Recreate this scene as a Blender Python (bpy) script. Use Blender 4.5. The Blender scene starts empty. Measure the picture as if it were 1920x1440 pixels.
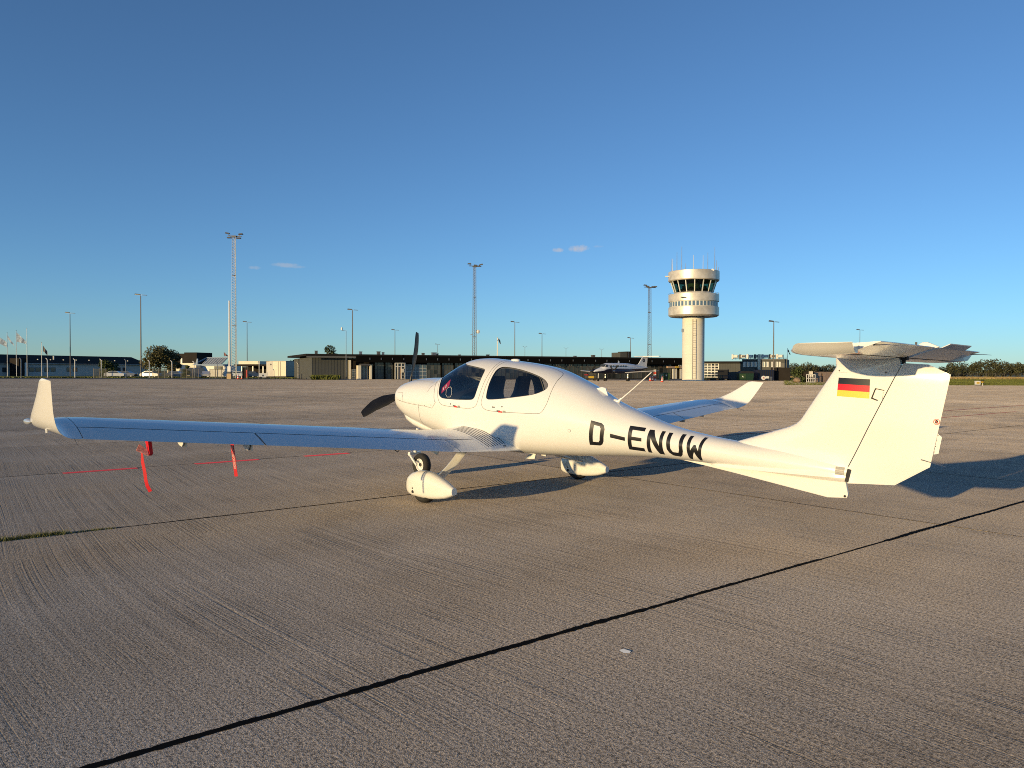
import bpy, bmesh, math, random
import numpy as np
from mathutils import Vector, Matrix
from mathutils.geometry import delaunay_2d_cdt
random.seed(7); RNG = np.random.default_rng(7)
SC = bpy.context.scene
COL = SC.collection
PI = math.pi
R = math.radians

# ------------------------------------------------------------------ camera
# world frame: x aft and y right of the parked aeroplane, z up, origin between its main wheels (metres)
CAM = np.array([7.4418, -7.4975, 1.6346]); YAW, PITCH, ROLL, FOC = 2.3490, -0.0166, 0.0026, 1438.24
FW = np.array([math.cos(PITCH)*math.cos(YAW), math.cos(PITCH)*math.sin(YAW), math.sin(PITCH)])
RT = np.cross(FW, [0, 0, 1]); RT /= np.linalg.norm(RT); UP = np.cross(RT, FW)
RT, UP = math.cos(ROLL)*RT+math.sin(ROLL)*UP, -math.sin(ROLL)*RT+math.cos(ROLL)*UP
cam = bpy.data.cameras.new('camera'); cam_o = bpy.data.objects.new('camera', cam); COL.objects.link(cam_o)
cam.sensor_width = 36; cam.lens = 36*FOC/1920; cam.clip_start = 0.1; cam.clip_end = 9000
M = Matrix.Identity(4)
for i in range(3): M[i][0], M[i][1], M[i][2], M[i][3] = RT[i], UP[i], -FW[i], CAM[i]
cam_o.matrix_world = M
SC.camera = cam_o

# ------------------------------------------------------------------ sky, sun, exposure
SUN_AZ, SUN_EL = 91.0, 6.7            # heading the light travels to (from +x towards +y) and height of the sun
sun_dir = np.array([-math.cos(R(SUN_AZ))*math.cos(R(SUN_EL)), -math.sin(R(SUN_AZ))*math.cos(R(SUN_EL)), math.sin(R(SUN_EL))])
W = bpy.data.worlds.new('World'); SC.world = W; W.use_nodes = True
wn, wl = W.node_tree.nodes, W.node_tree.links
bg = wn['Background']; bg.inputs[1].default_value = 0.15
sky = wn.new('ShaderNodeTexSky'); sky.sky_type = 'NISHITA'; sky.sun_disc = False
sky.sun_elevation = R(SUN_EL); sky.sun_rotation = math.atan2(sun_dir[0], sun_dir[1])
sky.altitude = 0; sky.air_density = 0.75; sky.dust_density = 0.12; sky.ozone_density = 4.0
sl = bpy.data.lights.new('sun', 'SUN'); sl.energy = 4.0; sl.angle = R(0.53); sl.color = (1.0, 0.73, 0.36)
sun_o = bpy.data.objects.new('sun', sl); COL.objects.link(sun_o)
sun_o.rotation_euler = Vector(sun_dir).to_track_quat('Z', 'Y').to_euler(); sun_o.location = (-20, -60, 30)
SC.view_settings.view_transform = 'Standard'; SC.view_settings.look = 'None'
SC.view_settings.exposure = 0.30; SC.view_settings.gamma = 1.0; SC.view_settings.use_curve_mapping = False
SC.cycles.use_denoising = False      # keep the concrete's grain crisp
SC.cycles.filter_width = 1.0
SC.cycles.sample_clamp_indirect = 4.0
SC.cycles.max_bounces = 5; SC.cycles.caustics_reflective = False; SC.cycles.caustics_refractive = False; SC.cycles.transparent_max_bounces = 12

def hor(px): return 696.17+ROLL*(px-960)
def depth_of(px, py): return CAM[2]*FOC/(py-hor(px))
FH = np.array([math.cos(YAW), math.sin(YAW), 0]); RH = np.array([math.sin(YAW), -math.cos(YAW), 0])
def at(px, D, z=0.0):
    """ground point seen in column px at depth D (metres along the view)"""
    p = CAM+D*(FH+RH*(px-960)/FOC); return Vector((p[0], p[1], z))
def zat(px, py, D): return CAM[2]+(hor(px)-py)/FOC*D
def dir_of(px, py):
    d = FW+RT*(px-960)/FOC+UP*(720-py)/FOC; return d/np.linalg.norm(d)

# small drifting clouds in the sky, fixed in direction
def wnode(t, **k):
    n = wn.new(t)
    for a, b in k.items(): setattr(n, a, b)
    return n
tc = wnode('ShaderNodeTexCoord')
def wmath(op, a, b=None):
    n = wnode('ShaderNodeMath', operation=op)
    for i, v in enumerate((a, b)):
        if v is None: continue
        if isinstance(v, (int, float)): n.inputs[i].default_value = v
        else: wl.new(v, n.inputs[i])
    return n.outputs[0]
def wdot(vec):
    n = wnode('ShaderNodeVectorMath', operation='DOT_PRODUCT'); wl.new(tc.outputs['Generated'], n.inputs[0]); n.inputs[1].default_value = vec
    return n.outputs['Value']
cn = wnode('ShaderNodeTexNoise'); cn.inputs['Scale'].default_value = 70; cn.inputs['Detail'].default_value = 8; cn.inputs['Roughness'].default_value = .65
wl.new(tc.outputs['Generated'], cn.inputs['Vector'])
total = None
for px, py, w, h, k in ((1086, 466, 21, 7, .62), (1047, 469, 12, 4.5, .5), (536, 497, 27, 4.5, .30), (479, 502, 11, 4, .28), (1122, 462, 12, 2.5, .16), (556, 500, 16, 3, .2)):
    d = dir_of(px, py); r = np.cross(d, [0, 0, 1]); r /= np.linalg.norm(r); u = np.cross(r, d)
    a = wmath('DIVIDE', wdot(r), w/FOC); b = wmath('DIVIDE', wmath('SUBTRACT', wdot(u), 0.0), h/FOC)
    q = wmath('ADD', wmath('MULTIPLY', a, a), wmath('MULTIPLY', b, b))
    f = wmath('SUBTRACT', wmath('ADD', 1.0, wmath('MULTIPLY', wmath('SUBTRACT', cn.outputs[0], .5), 3.2)), q)
    front = wmath('GREATER_THAN', wdot(d), 0.5)
    m_ = wmath('MULTIPLY', wmath('MULTIPLY', wmath('MINIMUM', wmath('MAXIMUM', f, 0.0), 1.0), k), front)
    total = m_ if total is None else wmath('MAXIMUM', total, m_)
mixc = wnode('ShaderNodeMix', data_type='RGBA'); wl.new(total, mixc.inputs[0])
SKYC = wnode('ShaderNodeHueSaturation'); SKYC.inputs['Saturation'].default_value = .94
wl.new(sky.outputs[0], SKYC.inputs['Color'])
TEAL = wnode('ShaderNodeMix', data_type='RGBA', blend_type='MULTIPLY'); TEAL.inputs[0].default_value = 1; wl.new(SKYC.outputs[0], TEAL.inputs[6]); TEAL.inputs[7].default_value = (.93, .99, .97, 1)
wl.new(TEAL.outputs[2], mixc.inputs[6]); mixc.inputs[7].default_value = (3.3, 2.95, 2.75, 1)
wl.new(mixc.outputs[2], bg.inputs[0])

# ------------------------------------------------------------------ helpers
def link(o, parent=None):
    COL.objects.link(o)
    if parent is not None: o.parent = parent
    return o
def tag(o, label=None, cat=None, group=None, kind=None):
    for k, v in (('label', label), ('category', cat), ('group', group), ('kind', kind)):
        if v: o[k] = v
    return o
def empty(name, loc=(0, 0, 0), rz=0.0, label=None, cat=None, group=None):
    o = bpy.data.objects.new(name, None); o.location = loc; o.rotation_euler = (0, 0, rz); o.empty_display_size = .3
    return tag(link(o), label, cat, group)
def mesh_obj(name, V, F, mat, parent=None, smooth=None, normals=None):
    me = bpy.data.meshes.new(name); me.from_pydata([tuple(map(float, v)) for v in V], [], [tuple(map(int, f)) for f in F]); me.validate()
    if mat is not None: me.materials.append(mat)
    if normals is not None:
        for q in me.polygons:
            if q.normal.dot(Vector(tuple(map(float, normals[q.vertices[0]])))) < 0: q.flip()
        me.shade_smooth()
        me.normals_split_custom_set_from_vertices([tuple(map(float, n)) for n in normals])
    elif smooth:
        me.shade_smooth(); me.set_sharp_from_angle(angle=R(smooth))
    me.update()
    return link(bpy.data.objects.new(name, me), parent)
class MB:
    """collects simple solids into ONE mesh"""
    def __init__(s): s.V = []; s.F = []
    def add(s, V, F):
        b = len(s.V); s.V += [tuple(map(float, v)) for v in V]; s.F += [tuple(i+b for i in f) for f in F]; return s
    def box(s, x0, x1, y0, y1, z0, z1):
        return s.add([(x0,y0,z0),(x1,y0,z0),(x1,y1,z0),(x0,y1,z0),(x0,y0,z1),(x1,y0,z1),(x1,y1,z1),(x0,y1,z1)],
                     [(0,3,2,1),(4,5,6,7),(0,1,5,4),(1,2,6,5),(2,3,7,6),(3,0,4,7)])
    def hexa(s, P8):   # bottom four then top four
        return s.add(P8, [(0,3,2,1),(4,5,6,7),(0,1,5,4),(1,2,6,5),(2,3,7,6),(3,0,4,7)])
    def bar(s, a, b, w, h=None, up=(0, 0, 1)):
        a, b = Vector(a), Vector(b); d = (b-a).normalized(); u = Vector(up)
        if abs(d.dot(u)) > .98: u = Vector((1, 0, 0))
        r = d.cross(u).normalized()*(w/2); t = r.cross(d).normalized()*((h or w)/2)
        return s.hexa([a-r-t, a+r-t, b+r-t, b-r-t, a-r+t, a+r+t, b+r+t, b-r+t])
    def tube(s, pts, rad, n=8, caps=True):
        pts = [Vector(p) for p in pts]; rad = rad if hasattr(rad, '__len__') else [rad]*len(pts); rings = []
        ref = Vector((0, 0, 1)) if abs((pts[-1]-pts[0]).normalized().z) < .9 else Vector((1, 0, 0))
        for i, p in enumerate(pts):
            d = (pts[min(i+1, len(pts)-1)]-pts[max(i-1, 0)]).normalized(); a = d.cross(ref).normalized(); c = d.cross(a)
            rings.append([p+(a*math.cos(2*PI*k/n)+c*math.sin(2*PI*k/n))*rad[i] for k in range(n)])
        return s.loft(rings, True, caps)
    def loft(s, rings, closed=True, caps=True):
        n = len(rings[0]); b = len(s.V)
        for r in rings: s.V += [tuple(map(float, p)) for p in r]
        for i in range(len(rings)-1):
            for k in range(n if closed else n-1):
                k2 = (k+1) % n; s.F.append((b+i*n+k, b+i*n+k2, b+(i+1)*n+k2, b+(i+1)*n+k))
        if caps and closed:
            s.F.append(tuple(b+k for k in reversed(range(n)))); s.F.append(tuple(b+(len(rings)-1)*n+k for k in range(n)))
        return s
    def lathe(s, prof, n=24, c=(0, 0, 0), axis='z'):
        rings = []
        for r_, h in prof:
            ring = []
            for k in range(n):
                a = 2*PI*k/n; x, y = max(r_, 1e-4)*math.cos(a), max(r_, 1e-4)*math.sin(a)
                p = {'z': (x, y, h), 'y': (y, h, x), 'x': (h, x, y)}[axis]
                ring.append((p[0]+c[0], p[1]+c[1], p[2]+c[2]))
            rings.append(ring)
        return s.loft(rings, True, False)
    def prism(s, poly, vec):
        poly = [Vector(p) for p in poly]; v = Vector(vec); n = len(poly)
        F = [tuple(reversed(range(n))), tuple(range(n, 2*n))]+[(k, (k+1) % n, n+(k+1) % n, n+k) for k in range(n)]
        return s.add([*poly, *[p+v for p in poly]], F)
    def build(s, name, mat, parent=None, smooth=None, xf=None):
        V = s.V if xf is None else [tuple(xf @ Vector(v)) for v in s.V]
        o = mesh_obj(name, V, s.F, mat, parent, smooth)
        bm = bmesh.new(); bm.from_mesh(o.data); bmesh.ops.recalc_face_normals(bm, faces=bm.faces[:]); bm.to_mesh(o.data); bm.free()
        return o

# ------------------------------------------------------------------ materials
def mat(name, col, rough=.5, metal=0.0, coat=0.0, var=0.0, vscale=4.0, bump=0.0, bscale=60.0, spec=.5, emit=None, trans=0):
    m = bpy.data.materials.new(name); m.use_nodes = True; n, l = m.node_tree.nodes, m.node_tree.links; b = n['Principled BSDF']
    b.inputs['Base Color'].default_value = (*col, 1); b.inputs['Roughness'].default_value = rough; b.inputs['Metallic'].default_value = metal
    b.inputs['Coat Weight'].default_value = coat; b.inputs['Coat Roughness'].default_value = .06; b.inputs['Specular IOR Level'].default_value = spec
    if emit: b.inputs['Emission Color'].default_value = (*emit[:3], 1); b.inputs['Emission Strength'].default_value = emit[3]
    if var or bump:
        t = n.new('ShaderNodeTexCoord')
    if var:
        x = n.new('ShaderNodeTexNoise'); x.inputs['Scale'].default_value = vscale; x.inputs['Detail'].default_value = 5; l.new(t.outputs['Object'], x.inputs[0])
        rm = n.new('ShaderNodeMapRange'); rm.inputs[1].default_value = .3; rm.inputs[2].default_value = .7; rm.inputs[3].default_value = 1-var; rm.inputs[4].default_value = 1+var
        l.new(x.outputs[0], rm.inputs[0])
        mx = n.new('ShaderNodeMix'); mx.data_type = 'RGBA'; mx.blend_type = 'MULTIPLY'; mx.inputs[0].default_value = 1; mx.inputs[6].default_value = (*col, 1)
        l.new(rm.outputs[0], mx.inputs[7]); l.new(mx.outputs[2], b.inputs['Base Color'])
    if bump:
        x = n.new('ShaderNodeTexNoise'); x.inputs['Scale'].default_value = bscale; x.inputs['Detail'].default_value = 4; l.new(t.outputs['Object'], x.inputs[0])
        bp = n.new('ShaderNodeBump'); bp.inputs['Strength'].default_value = bump; bp.inputs['Distance'].default_value = .02; l.new(x.outputs[0], bp.inputs['Height']); l.new(bp.outputs[0], b.inputs['Normal'])
    return m
def glass_mat(name, tint, rough=.02, refl=1.0):
    m = bpy.data.materials.new(name); m.use_nodes = True; n, l = m.node_tree.nodes, m.node_tree.links; n.remove(n['Principled BSDF'])
    tr = n.new('ShaderNodeBsdfTransparent'); tr.inputs[0].default_value = (*tint, 1)
    gl = n.new('ShaderNodeBsdfGlossy'); gl.inputs['Roughness'].default_value = rough; gl.inputs[0].default_value = (refl, refl, refl, 1)
    lw = n.new('ShaderNodeLayerWeight'); lw.inputs[0].default_value = .5; mx = n.new('ShaderNodeMixShader')
    pw = n.new('ShaderNodeMath'); pw.operation = 'POWER'; l.new(lw.outputs['Facing'], pw.inputs[0]); pw.inputs[1].default_value = 4.0
    fr = n.new('ShaderNodeMath'); fr.operation = 'MULTIPLY_ADD'; l.new(pw.outputs[0], fr.inputs[0]); fr.inputs[1].default_value = .93; fr.inputs[2].default_value = .06
    l.new(fr.outputs[0], mx.inputs[0]); l.new(tr.outputs[0], mx.inputs[1]); l.new(gl.outputs[0], mx.inputs[2]); l.new(mx.outputs[0], n['Material Output'].inputs[0])
    return m
WHITE = mat('white_gelcoat', (.80, .79, .76), .20, coat=.35, var=.02, vscale=1.5)
GREYP = mat('grey_paint', (.30, .31, .33), .4)
BLACKP = mat('black_vinyl', (.012, .012, .014), .32)
BLACK = mat('black_matte', (.012, .012, .013), .7)
PROPB = mat('propeller_black', (.018, .017, .017), .42, var=.2, vscale=9)
RUBBER = mat('tyre_rubber', (.025, .024, .023), .8, bump=.25, bscale=90)
DARKGREY = mat('dark_grey_trim', (.06, .06, .062), .6)
SEAM = mat('panel_gap', (.05, .045, .04), .8)
METAL = mat('bare_metal', (.55, .54, .52), .32, 1.0)
CANVAS_RED = mat('red_nylon', (.66, .004, .016), .6, var=.1, vscale=30)
REDPAINT = mat('red_paint', (.62, .02, .015), .45)
WHITEFLAT = mat('white_flat', (.78, .77, .74), .6)
SEATM = mat('charcoal_seat_leather', (.035, .036, .042), .55, bump=.15, bscale=40)
LINER = mat('grey_cabin_lining', (.22, .21, .20), .8)
GLASS = glass_mat('tinted_canopy_acrylic', (.80, .83, .85))
GOLD = mat('gold_vinyl', (.85, .58, .06), .3); FLAGRED = mat('flag_red_vinyl', (.72, .01, .02), .3)
ALBLUE = mat('printed_label', (.30, .29, .26), .5, 0, var=.25, vscale=60)

# ================================================================== GROUND
GA = 1.4515; N1 = np.array([math.sin(GA), -math.cos(GA)]); N2 = np.array([math.cos(GA), math.sin(GA)])
G1, O1, G2, O2 = 5.2164, -.4689, 4.42, 2.157      # slab pitch and offset across and along
def gpt(a, b, z=0.0): p = N1*a+N2*b; return (p[0], p[1], z)

def concrete():
    m = bpy.data.materials.new('broomed_concrete'); m.use_nodes = True; n, l = m.node_tree.nodes, m.node_tree.links; b = n['Principled BSDF']
    def N(t, **k):
        x = n.new(t)
        for a, v in k.items(): setattr(x, a, v)
        return x
    def noise(vec, scale, detail=3, rough=.55, dist=0.0):
        x = N('ShaderNodeTexNoise'); x.inputs['Scale'].default_value = scale; x.inputs['Detail'].default_value = detail
        x.inputs['Roughness'].default_value = rough; x.inputs['Distortion'].default_value = dist; l.new(vec, x.inputs['Vector']); return x.outputs[0]
    def mth(op, a, c=None, clamp=False):
        x = N('ShaderNodeMath', operation=op, use_clamp=clamp)
        for i, v in enumerate((a, c)):
            if v is None: continue
            if isinstance(v, (int, float)): x.inputs[i].default_value = v
            else: l.new(v, x.inputs[i])
        return x.outputs[0]
    def rng(v, a, c, d, e):
        x = N('ShaderNodeMapRange'); l.new(v, x.inputs[0])
        for i, q in enumerate((a, c, d, e)): x.inputs[i+1].default_value = q
        return x.outputs[0]
    geo = N('ShaderNodeNewGeometry')
    mp = N('ShaderNodeMapping', vector_type='TEXTURE'); mp.inputs['Rotation'].default_value = (0, 0, GA-PI/2); l.new(geo.outputs['Position'], mp.inputs[0])
    uv = mp.outputs[0]                        # x across the joints (streak direction), y along them
    # swirl: the broom was dragged in shallow arcs
    sw = noise(uv, .11, 0); sw2 = mth('MULTIPLY', mth('SUBTRACT', sw, .5), 1.5)
    sep = N('ShaderNodeSeparateXYZ'); l.new(uv, sep.inputs[0])
    ys = mth('ADD', sep.outputs[1], sw2)
    def streak(fx, fy, detail):
        cb = N('ShaderNodeCombineXYZ'); l.new(mth('MULTIPLY', sep.outputs[0], fx), cb.inputs[0]); l.new(mth('MULTIPLY', ys, fy), cb.inputs[1])
        return noise(cb.outputs[0], 1.0, detail, .6)
    s1 = streak(.22, 46, 3); s2 = streak(.10, 24, 2); s3 = streak(.06, 21, 1)
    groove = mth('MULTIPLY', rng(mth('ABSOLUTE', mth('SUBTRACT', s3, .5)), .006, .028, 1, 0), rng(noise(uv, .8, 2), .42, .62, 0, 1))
    g1 = noise(uv, 170, 2, .6); g2 = noise(uv, 75, 3, .65); g3 = noise(uv, 24, 3)
    vo = N('ShaderNodeTexVoronoi'); vo.inputs['Scale'].default_value = 95; l.new(uv, vo.inputs['Vector'])
    pit = rng(vo.outputs['Distance'], .08, .30, 1, 0)
    patch = rng(noise(uv, .55, 3), .36, .66, 0, 1)             # where the streaks are worn away
    sfac = mth('MULTIPLY', rng(patch, 0, 1, .35, 1.0), mth('ADD', mth('MULTIPLY', s1, .75), mth('MULTIPLY', s2, .45)))
    h = mth('ADD', mth('MULTIPLY', sfac, 1.15), mth('ADD', mth('MULTIPLY', g1, .85), mth('ADD', mth('MULTIPLY', g2, 1.15), mth('MULTIPLY', g3, .35))))
    h = mth('SUBTRACT', h, mth('MULTIPLY', groove, .8))
    bp = N('ShaderNodeBump'); bp.inputs['Strength'].default_value = 1.0; bp.inputs['Distance'].default_value = .0042; l.new(h, bp.inputs['Height'])
    l.new(bp.outputs[0], b.inputs['Normal'])
    # colour: sandy grey paste, darker pits, tyre-brown stains in long streaks, slab to slab differences
    cr = N('ShaderNodeValToRGB'); e = cr.color_ramp.elements; e[0].position = .36; e[0].color = (.135, .113, .092, 1); e[1].position = .64; e[1].color = (.83, .71, .575, 1)
    tone = mth('ADD', mth('MULTIPLY', g1, .40), mth('ADD', mth('MULTIPLY', g2, .42), mth('MULTIPLY', s1, .18)))
    l.new(tone, cr.inputs[0])
    big = rng(noise(uv, .22, 4), .3, .7, .90, 1.07)
    cb = N('ShaderNodeCombineXYZ'); l.new(mth('MULTIPLY', sep.outputs[0], .32), cb.inputs[0]); l.new(mth('MULTIPLY', sep.outputs[1], .035), cb.inputs[1])
    lane = rng(noise(cb.outputs[0], 1, 4), .34, .66, .84, 1.06)
    oi = N('ShaderNodeObjectInfo'); slab = rng(oi.outputs['Random'], 0, 1, .88, 1.10)
    oil = rng(noise(uv, 1.1, 4, .7), .70, .78, 1.0, .70); slab = mth('MULTIPLY', slab, mth('MULTIPLY', oil, rng(groove, 0, 1, 1.0, .70)))  # broom grooves also darkened here: their self-shadow painted into the colour
    sp = rng(noise(uv, 52, 3, .7), .40, .50, .42, 1.0); ag = rng(noise(uv, 88, 2, .6), .60, .70, 1.0, 1.55)
    big = mth('MULTIPLY', big, mth('MULTIPLY', sp, ag))
    f = mth('MULTIPLY', mth('MULTIPLY', big, lane), mth('MULTIPLY', slab, rng(pit, 0, 1, 1.0, .45)))
    mx = N('ShaderNodeMix', data_type='RGBA', blend_type='MULTIPLY'); mx.inputs[0].default_value = 1; l.new(cr.outputs[0], mx.inputs[6]); l.new(f, mx.inputs[7])
    tint = N('ShaderNodeMix', data_type='RGBA', blend_type='MULTIPLY'); l.new(rng(noise(uv, .35, 3), .42, .72, 0, .8), tint.inputs[0])
    l.new(mx.outputs[2], tint.inputs[6]); tint.inputs[7].default_value = (.94, .88, .78, 1)
    l.new(tint.outputs[2], b.inputs['Base Color']); b.inputs['Roughness'].default_value = .85; b.inputs['Diffuse Roughness'].default_value = 1.0
    b.inputs['Specular IOR Level'].default_value = .25
    return m
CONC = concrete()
BITUMEN = mat('bitumen_joint', (.009, .008, .007), .95, spec=.05)
ASPHALT = mat('old_asphalt', (.052, .049, .047), .9, var=.25, vscale=.2)
GRASSM = mat('mown_grass', (.060, .085, .022), .9, var=.5, vscale=.15)
DRYM = mat('dry_meadow', (.26, .185, .075), .9, var=.3, vscale=.1)
FAR = [(-1400, 132), (0, 138), (570, 142), (700, 150), (1300, 150), (1480, 140), (1520, 126), (1790, 99), (1920, 97), (3200, 92)]
def far_d(px): return float(np.interp(px, [a for a, _ in FAR], [b for _, b in FAR]))
def sheet(name, pts, z, m, parent=None):
    return mesh_obj(name, [(p[0], p[1], z) for p in pts], [tuple(range(len(pts)))], m, parent)
def radial(pxs, dn, df):   # strip of ground between two depth profiles
    a = [at(p, dn(p)) for p in pxs]; b = [at(p, df(p)) for p in reversed(pxs)]; return a+b
tag(sheet('ground', [(-4000, -4000), (4000, -4000), (4000, 4000), (-4000, 4000)], -.060, GRASSM), 'flat grass land around the airfield', kind='structure')
PXS = list(range(-1400, 1521, 73))
tag(sheet('road', radial(PXS, lambda p: 60, lambda p: 210 if p < 600 else 260), -.040, ASPHALT), 'dark asphalt road between apron and buildings', kind='structure')
tag(sheet('meadow', radial(list(range(1440, 3300, 60)), lambda p: 185, lambda p: 330), -.050, DRYM), 'dry straw coloured meadow beyond the green grass', kind='structure')
def row_l(j): return G2 if j >= 0 else 5*G2        # the bays on the near left side are cast in long strips
def row_b(j): return O2+(G2*j if j >= 0 else 5*G2*j)
cells = []
for i in range(-70, 12):
    for j in range(-2, 60):
        c = N1*(O1+G1*(i+.5))+N2*(row_b(j)+row_l(j)/2); d = np.array([c[0]-CAM[0], c[1]-CAM[1], 0]); D = d@FH; s = d@RH
        if D < -9 or abs(s) > .80*max(D, 0)+26: continue
        if D > 5 and D > far_d(960+FOC*s/D): continue
        cells.append((math.hypot(D, s), i, j, c))
cells.sort(key=lambda q: q[0])
bc = [c for _, _, _, c in cells]
# bitumen bed under the joints: one sheet in grid axes, then the slabs as pieces of it
mb = MB()
for _, i, j, c in cells:
    a0, b0, L_ = O1+G1*i, row_b(j), row_l(j); mb.add([gpt(a0, b0, -.014), gpt(a0+G1, b0, -.014), gpt(a0+G1, b0+L_, -.014), gpt(a0, b0+L_, -.014)], [(0, 1, 2, 3)])
apron = mesh_obj('apron', mb.V, mb.F, BITUMEN); tag(apron, 'wide concrete apron of square cast slabs with black joints', kind='structure')
GAP = .009
def slab_mesh(HW, HL, e=.006):
    sm = bpy.data.meshes.new('slab')
    V = [(-HW+GAP, -HL+GAP, -.03), (HW-GAP, -HL+GAP, -.03), (HW-GAP, HL-GAP, -.03), (-HW+GAP, HL-GAP, -.03)]
    V += [(x, y, -.004) for x, y, _ in V]+[(x-math.copysign(e, x), y-math.copysign(e, y), 0) for x, y, _ in V]
    F = [(8, 9, 10, 11)]+[(k, (k+1) % 4, 4+(k+1) % 4, 4+k) for k in range(4)]+[(4+k, 4+(k+1) % 4, 8+(k+1) % 4, 8+k) for k in range(4)]
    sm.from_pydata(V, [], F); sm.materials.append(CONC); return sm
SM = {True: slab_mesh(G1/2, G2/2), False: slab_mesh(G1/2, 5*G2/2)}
NEAR = 260
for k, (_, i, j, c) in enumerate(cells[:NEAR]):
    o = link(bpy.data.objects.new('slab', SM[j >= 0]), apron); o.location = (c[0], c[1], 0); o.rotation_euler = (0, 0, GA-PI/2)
mb = MB(); g = .012
for _, i, j, c in cells[NEAR:]:
    a0, b0 = O1+G1*i+g, row_b(j)+g; a1, b1 = a0+G1-2*g, b0+row_l(j)-2*g
    mb.add([gpt(a0, b0), gpt(a1, b0), gpt(a1, b1), gpt(a0, b1)], [(0, 1, 2, 3)])
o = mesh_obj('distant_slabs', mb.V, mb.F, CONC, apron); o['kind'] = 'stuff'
# poured bitumen standing proud of the joints, ragged
def sealant(fixed, lo, hi, along2, w0, w1, breaks=()):
    n = int((hi-lo)/.03); L, Rr = [], []
    ph = RNG.uniform(0, 9, 6)
    for k in range(n+1):
        t = lo+(hi-lo)*k/n; w = (w0+(w1-w0)*(.5+.5*math.sin(t*.9+ph[0])*math.sin(t*.37+ph[1])))*(.80+.4*RNG.random())
        for a, b, q in breaks:
            if a < t < b: w *= q
        off = .004*math.sin(t*2.1+ph[2])+.003*math.sin(t*5.3+ph[3])+.002*(RNG.random()-.5)
        A_, B_ = fixed+off-w*(.8+.4*RNG.random()), fixed+off+w*(.8+.4*RNG.random())
        L.append(gpt(A_, t, .0022) if along2 else gpt(t, A_, .0022)); Rr.append(gpt(B_, t, .0022) if along2 else gpt(t, B_, .0022))
    V = L+Rr; F = [(k, k+1, n+2+k, n+1+k) for k in range(n)]
    return mesh_obj('joint_sealant', V, F, BITUMEN, apron)
sealant(O1+G1, -9, 8, True, .018, .030, [(-.3, .9, .45)])
sealant(O1, -9, 26, True, .011, .018)
sealant(O1-G1, -10, 30, True, .008, .014)
sealant(O1-2*G1, -10, 30, True, .007, .012)
for k in (1, 2, 3, 4): sealant(O2+G2*k, O1-6*G1, O1+2*G1, False, .005, .009)
sealant(O2, O1-5*G1, O1+2*G1, False, .006, .011)
# painted marks
FADED_RED = mat('faded_red_paint', (.68, .05, .06), .8, var=.25, vscale=14)
OXIDE = mat('oxide_red_paint', (.20, .040, .032), .8, var=.4, vscale=6)
def line_mark(a0, a1, b0, b1, m, z=.0034):
    return mesh_obj('painted_marking', [gpt(a0, b0, z), gpt(a1, b0, z), gpt(a1, b1, z), gpt(a0, b1, z)], [(0, 1, 2, 3)], m, apron)
def gcoord(px, py):
    d = FW+RT*(px-960)/FOC+UP*(720-py)/FOC; p = CAM-d*CAM[2]/d[2]; return float(N1@p[:2]), float(N2@p[:2])
for (x0, y0), (x1, y1) in (((115, 886), (253, 876)), ((362, 869), (478, 860)), ((567, 855), (655, 850))):
    a0, b0 = gcoord(x0, y0); a1, b1 = gcoord(x1, y1); line_mark(O1-G1-.02, O1-G1+.15, b0, b1, FADED_RED)
line_mark(O1-.62*G1, O1-.62*G1+.10, 8, 30, OXIDE); line_mark(O1-1.02*G1, O1-1.02*G1+.10, 22, 60, OXIDE)
# small things on the concrete
mb = MB()
DROP = mat('bird_dropping', (.72, .72, .68), .8)
a0, b0 = gcoord(1172, 1222)
pts = [gpt(a0+(.022+.012*RNG.random())*math.cos(t)*1.2, b0+(.022+.014*RNG.random())*math.sin(t), .0028) for t in np.linspace(0, 2*PI, 13)[:-1]]
mesh_obj('bird_dropping', pts, [tuple(range(12))], DROP, apron)
# grass growing in the joint at the left
GR = mat('joint_grass', (.17, .17, .05), .8, var=.4, vscale=12)
V, F = [], []
a_, bA = gcoord(-160, 1031); a_, bB = gcoord(215, 990)
for k in range(2600):
    t = RNG.random(); b = bA+(bB-bA)*t; dens = 1 if t < .72 else .25
    if RNG.random() > dens: continue
    a = O1+RNG.normal(0, .022); h = RNG.uniform(.012, .045)*(1.2 if t < .75 else .6); an = RNG.uniform(0, PI); lean = RNG.normal(0, .5, 2)*h
    p = np.array(gpt(a, b)); d = np.array([math.cos(an), math.sin(an), 0])*.0035; q = p+np.array([lean[0], lean[1], h])
    s = len(V); V += [p-d, p+d, q]; F.append((s, s+1, s+2))
g = mesh_obj('joint_grass', V, F, GR); tag(g, 'tuft of grass sprouting from the slab joint', kind='stuff')
for m_ in (DROP, FADED_RED, OXIDE): m_.node_tree.nodes['Principled BSDF'].inputs['Diffuse Roughness'].default_value = 1.0
DROP.node_tree.nodes['Principled BSDF'].inputs['Base Color'].default_value = (.92, .90, .84, 1)

# ================================================================== AEROPLANE
AR = 0.0097     # it sits a little left side up on its tyres
plane = empty('light_aircraft', (0, 0, 0), 0, 'white low-wing propeller aeroplane lettered D-ENUW with T-tail and upturned wing tips', 'aeroplane')
plane.rotation_euler = (-AR, 0, 0)
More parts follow.
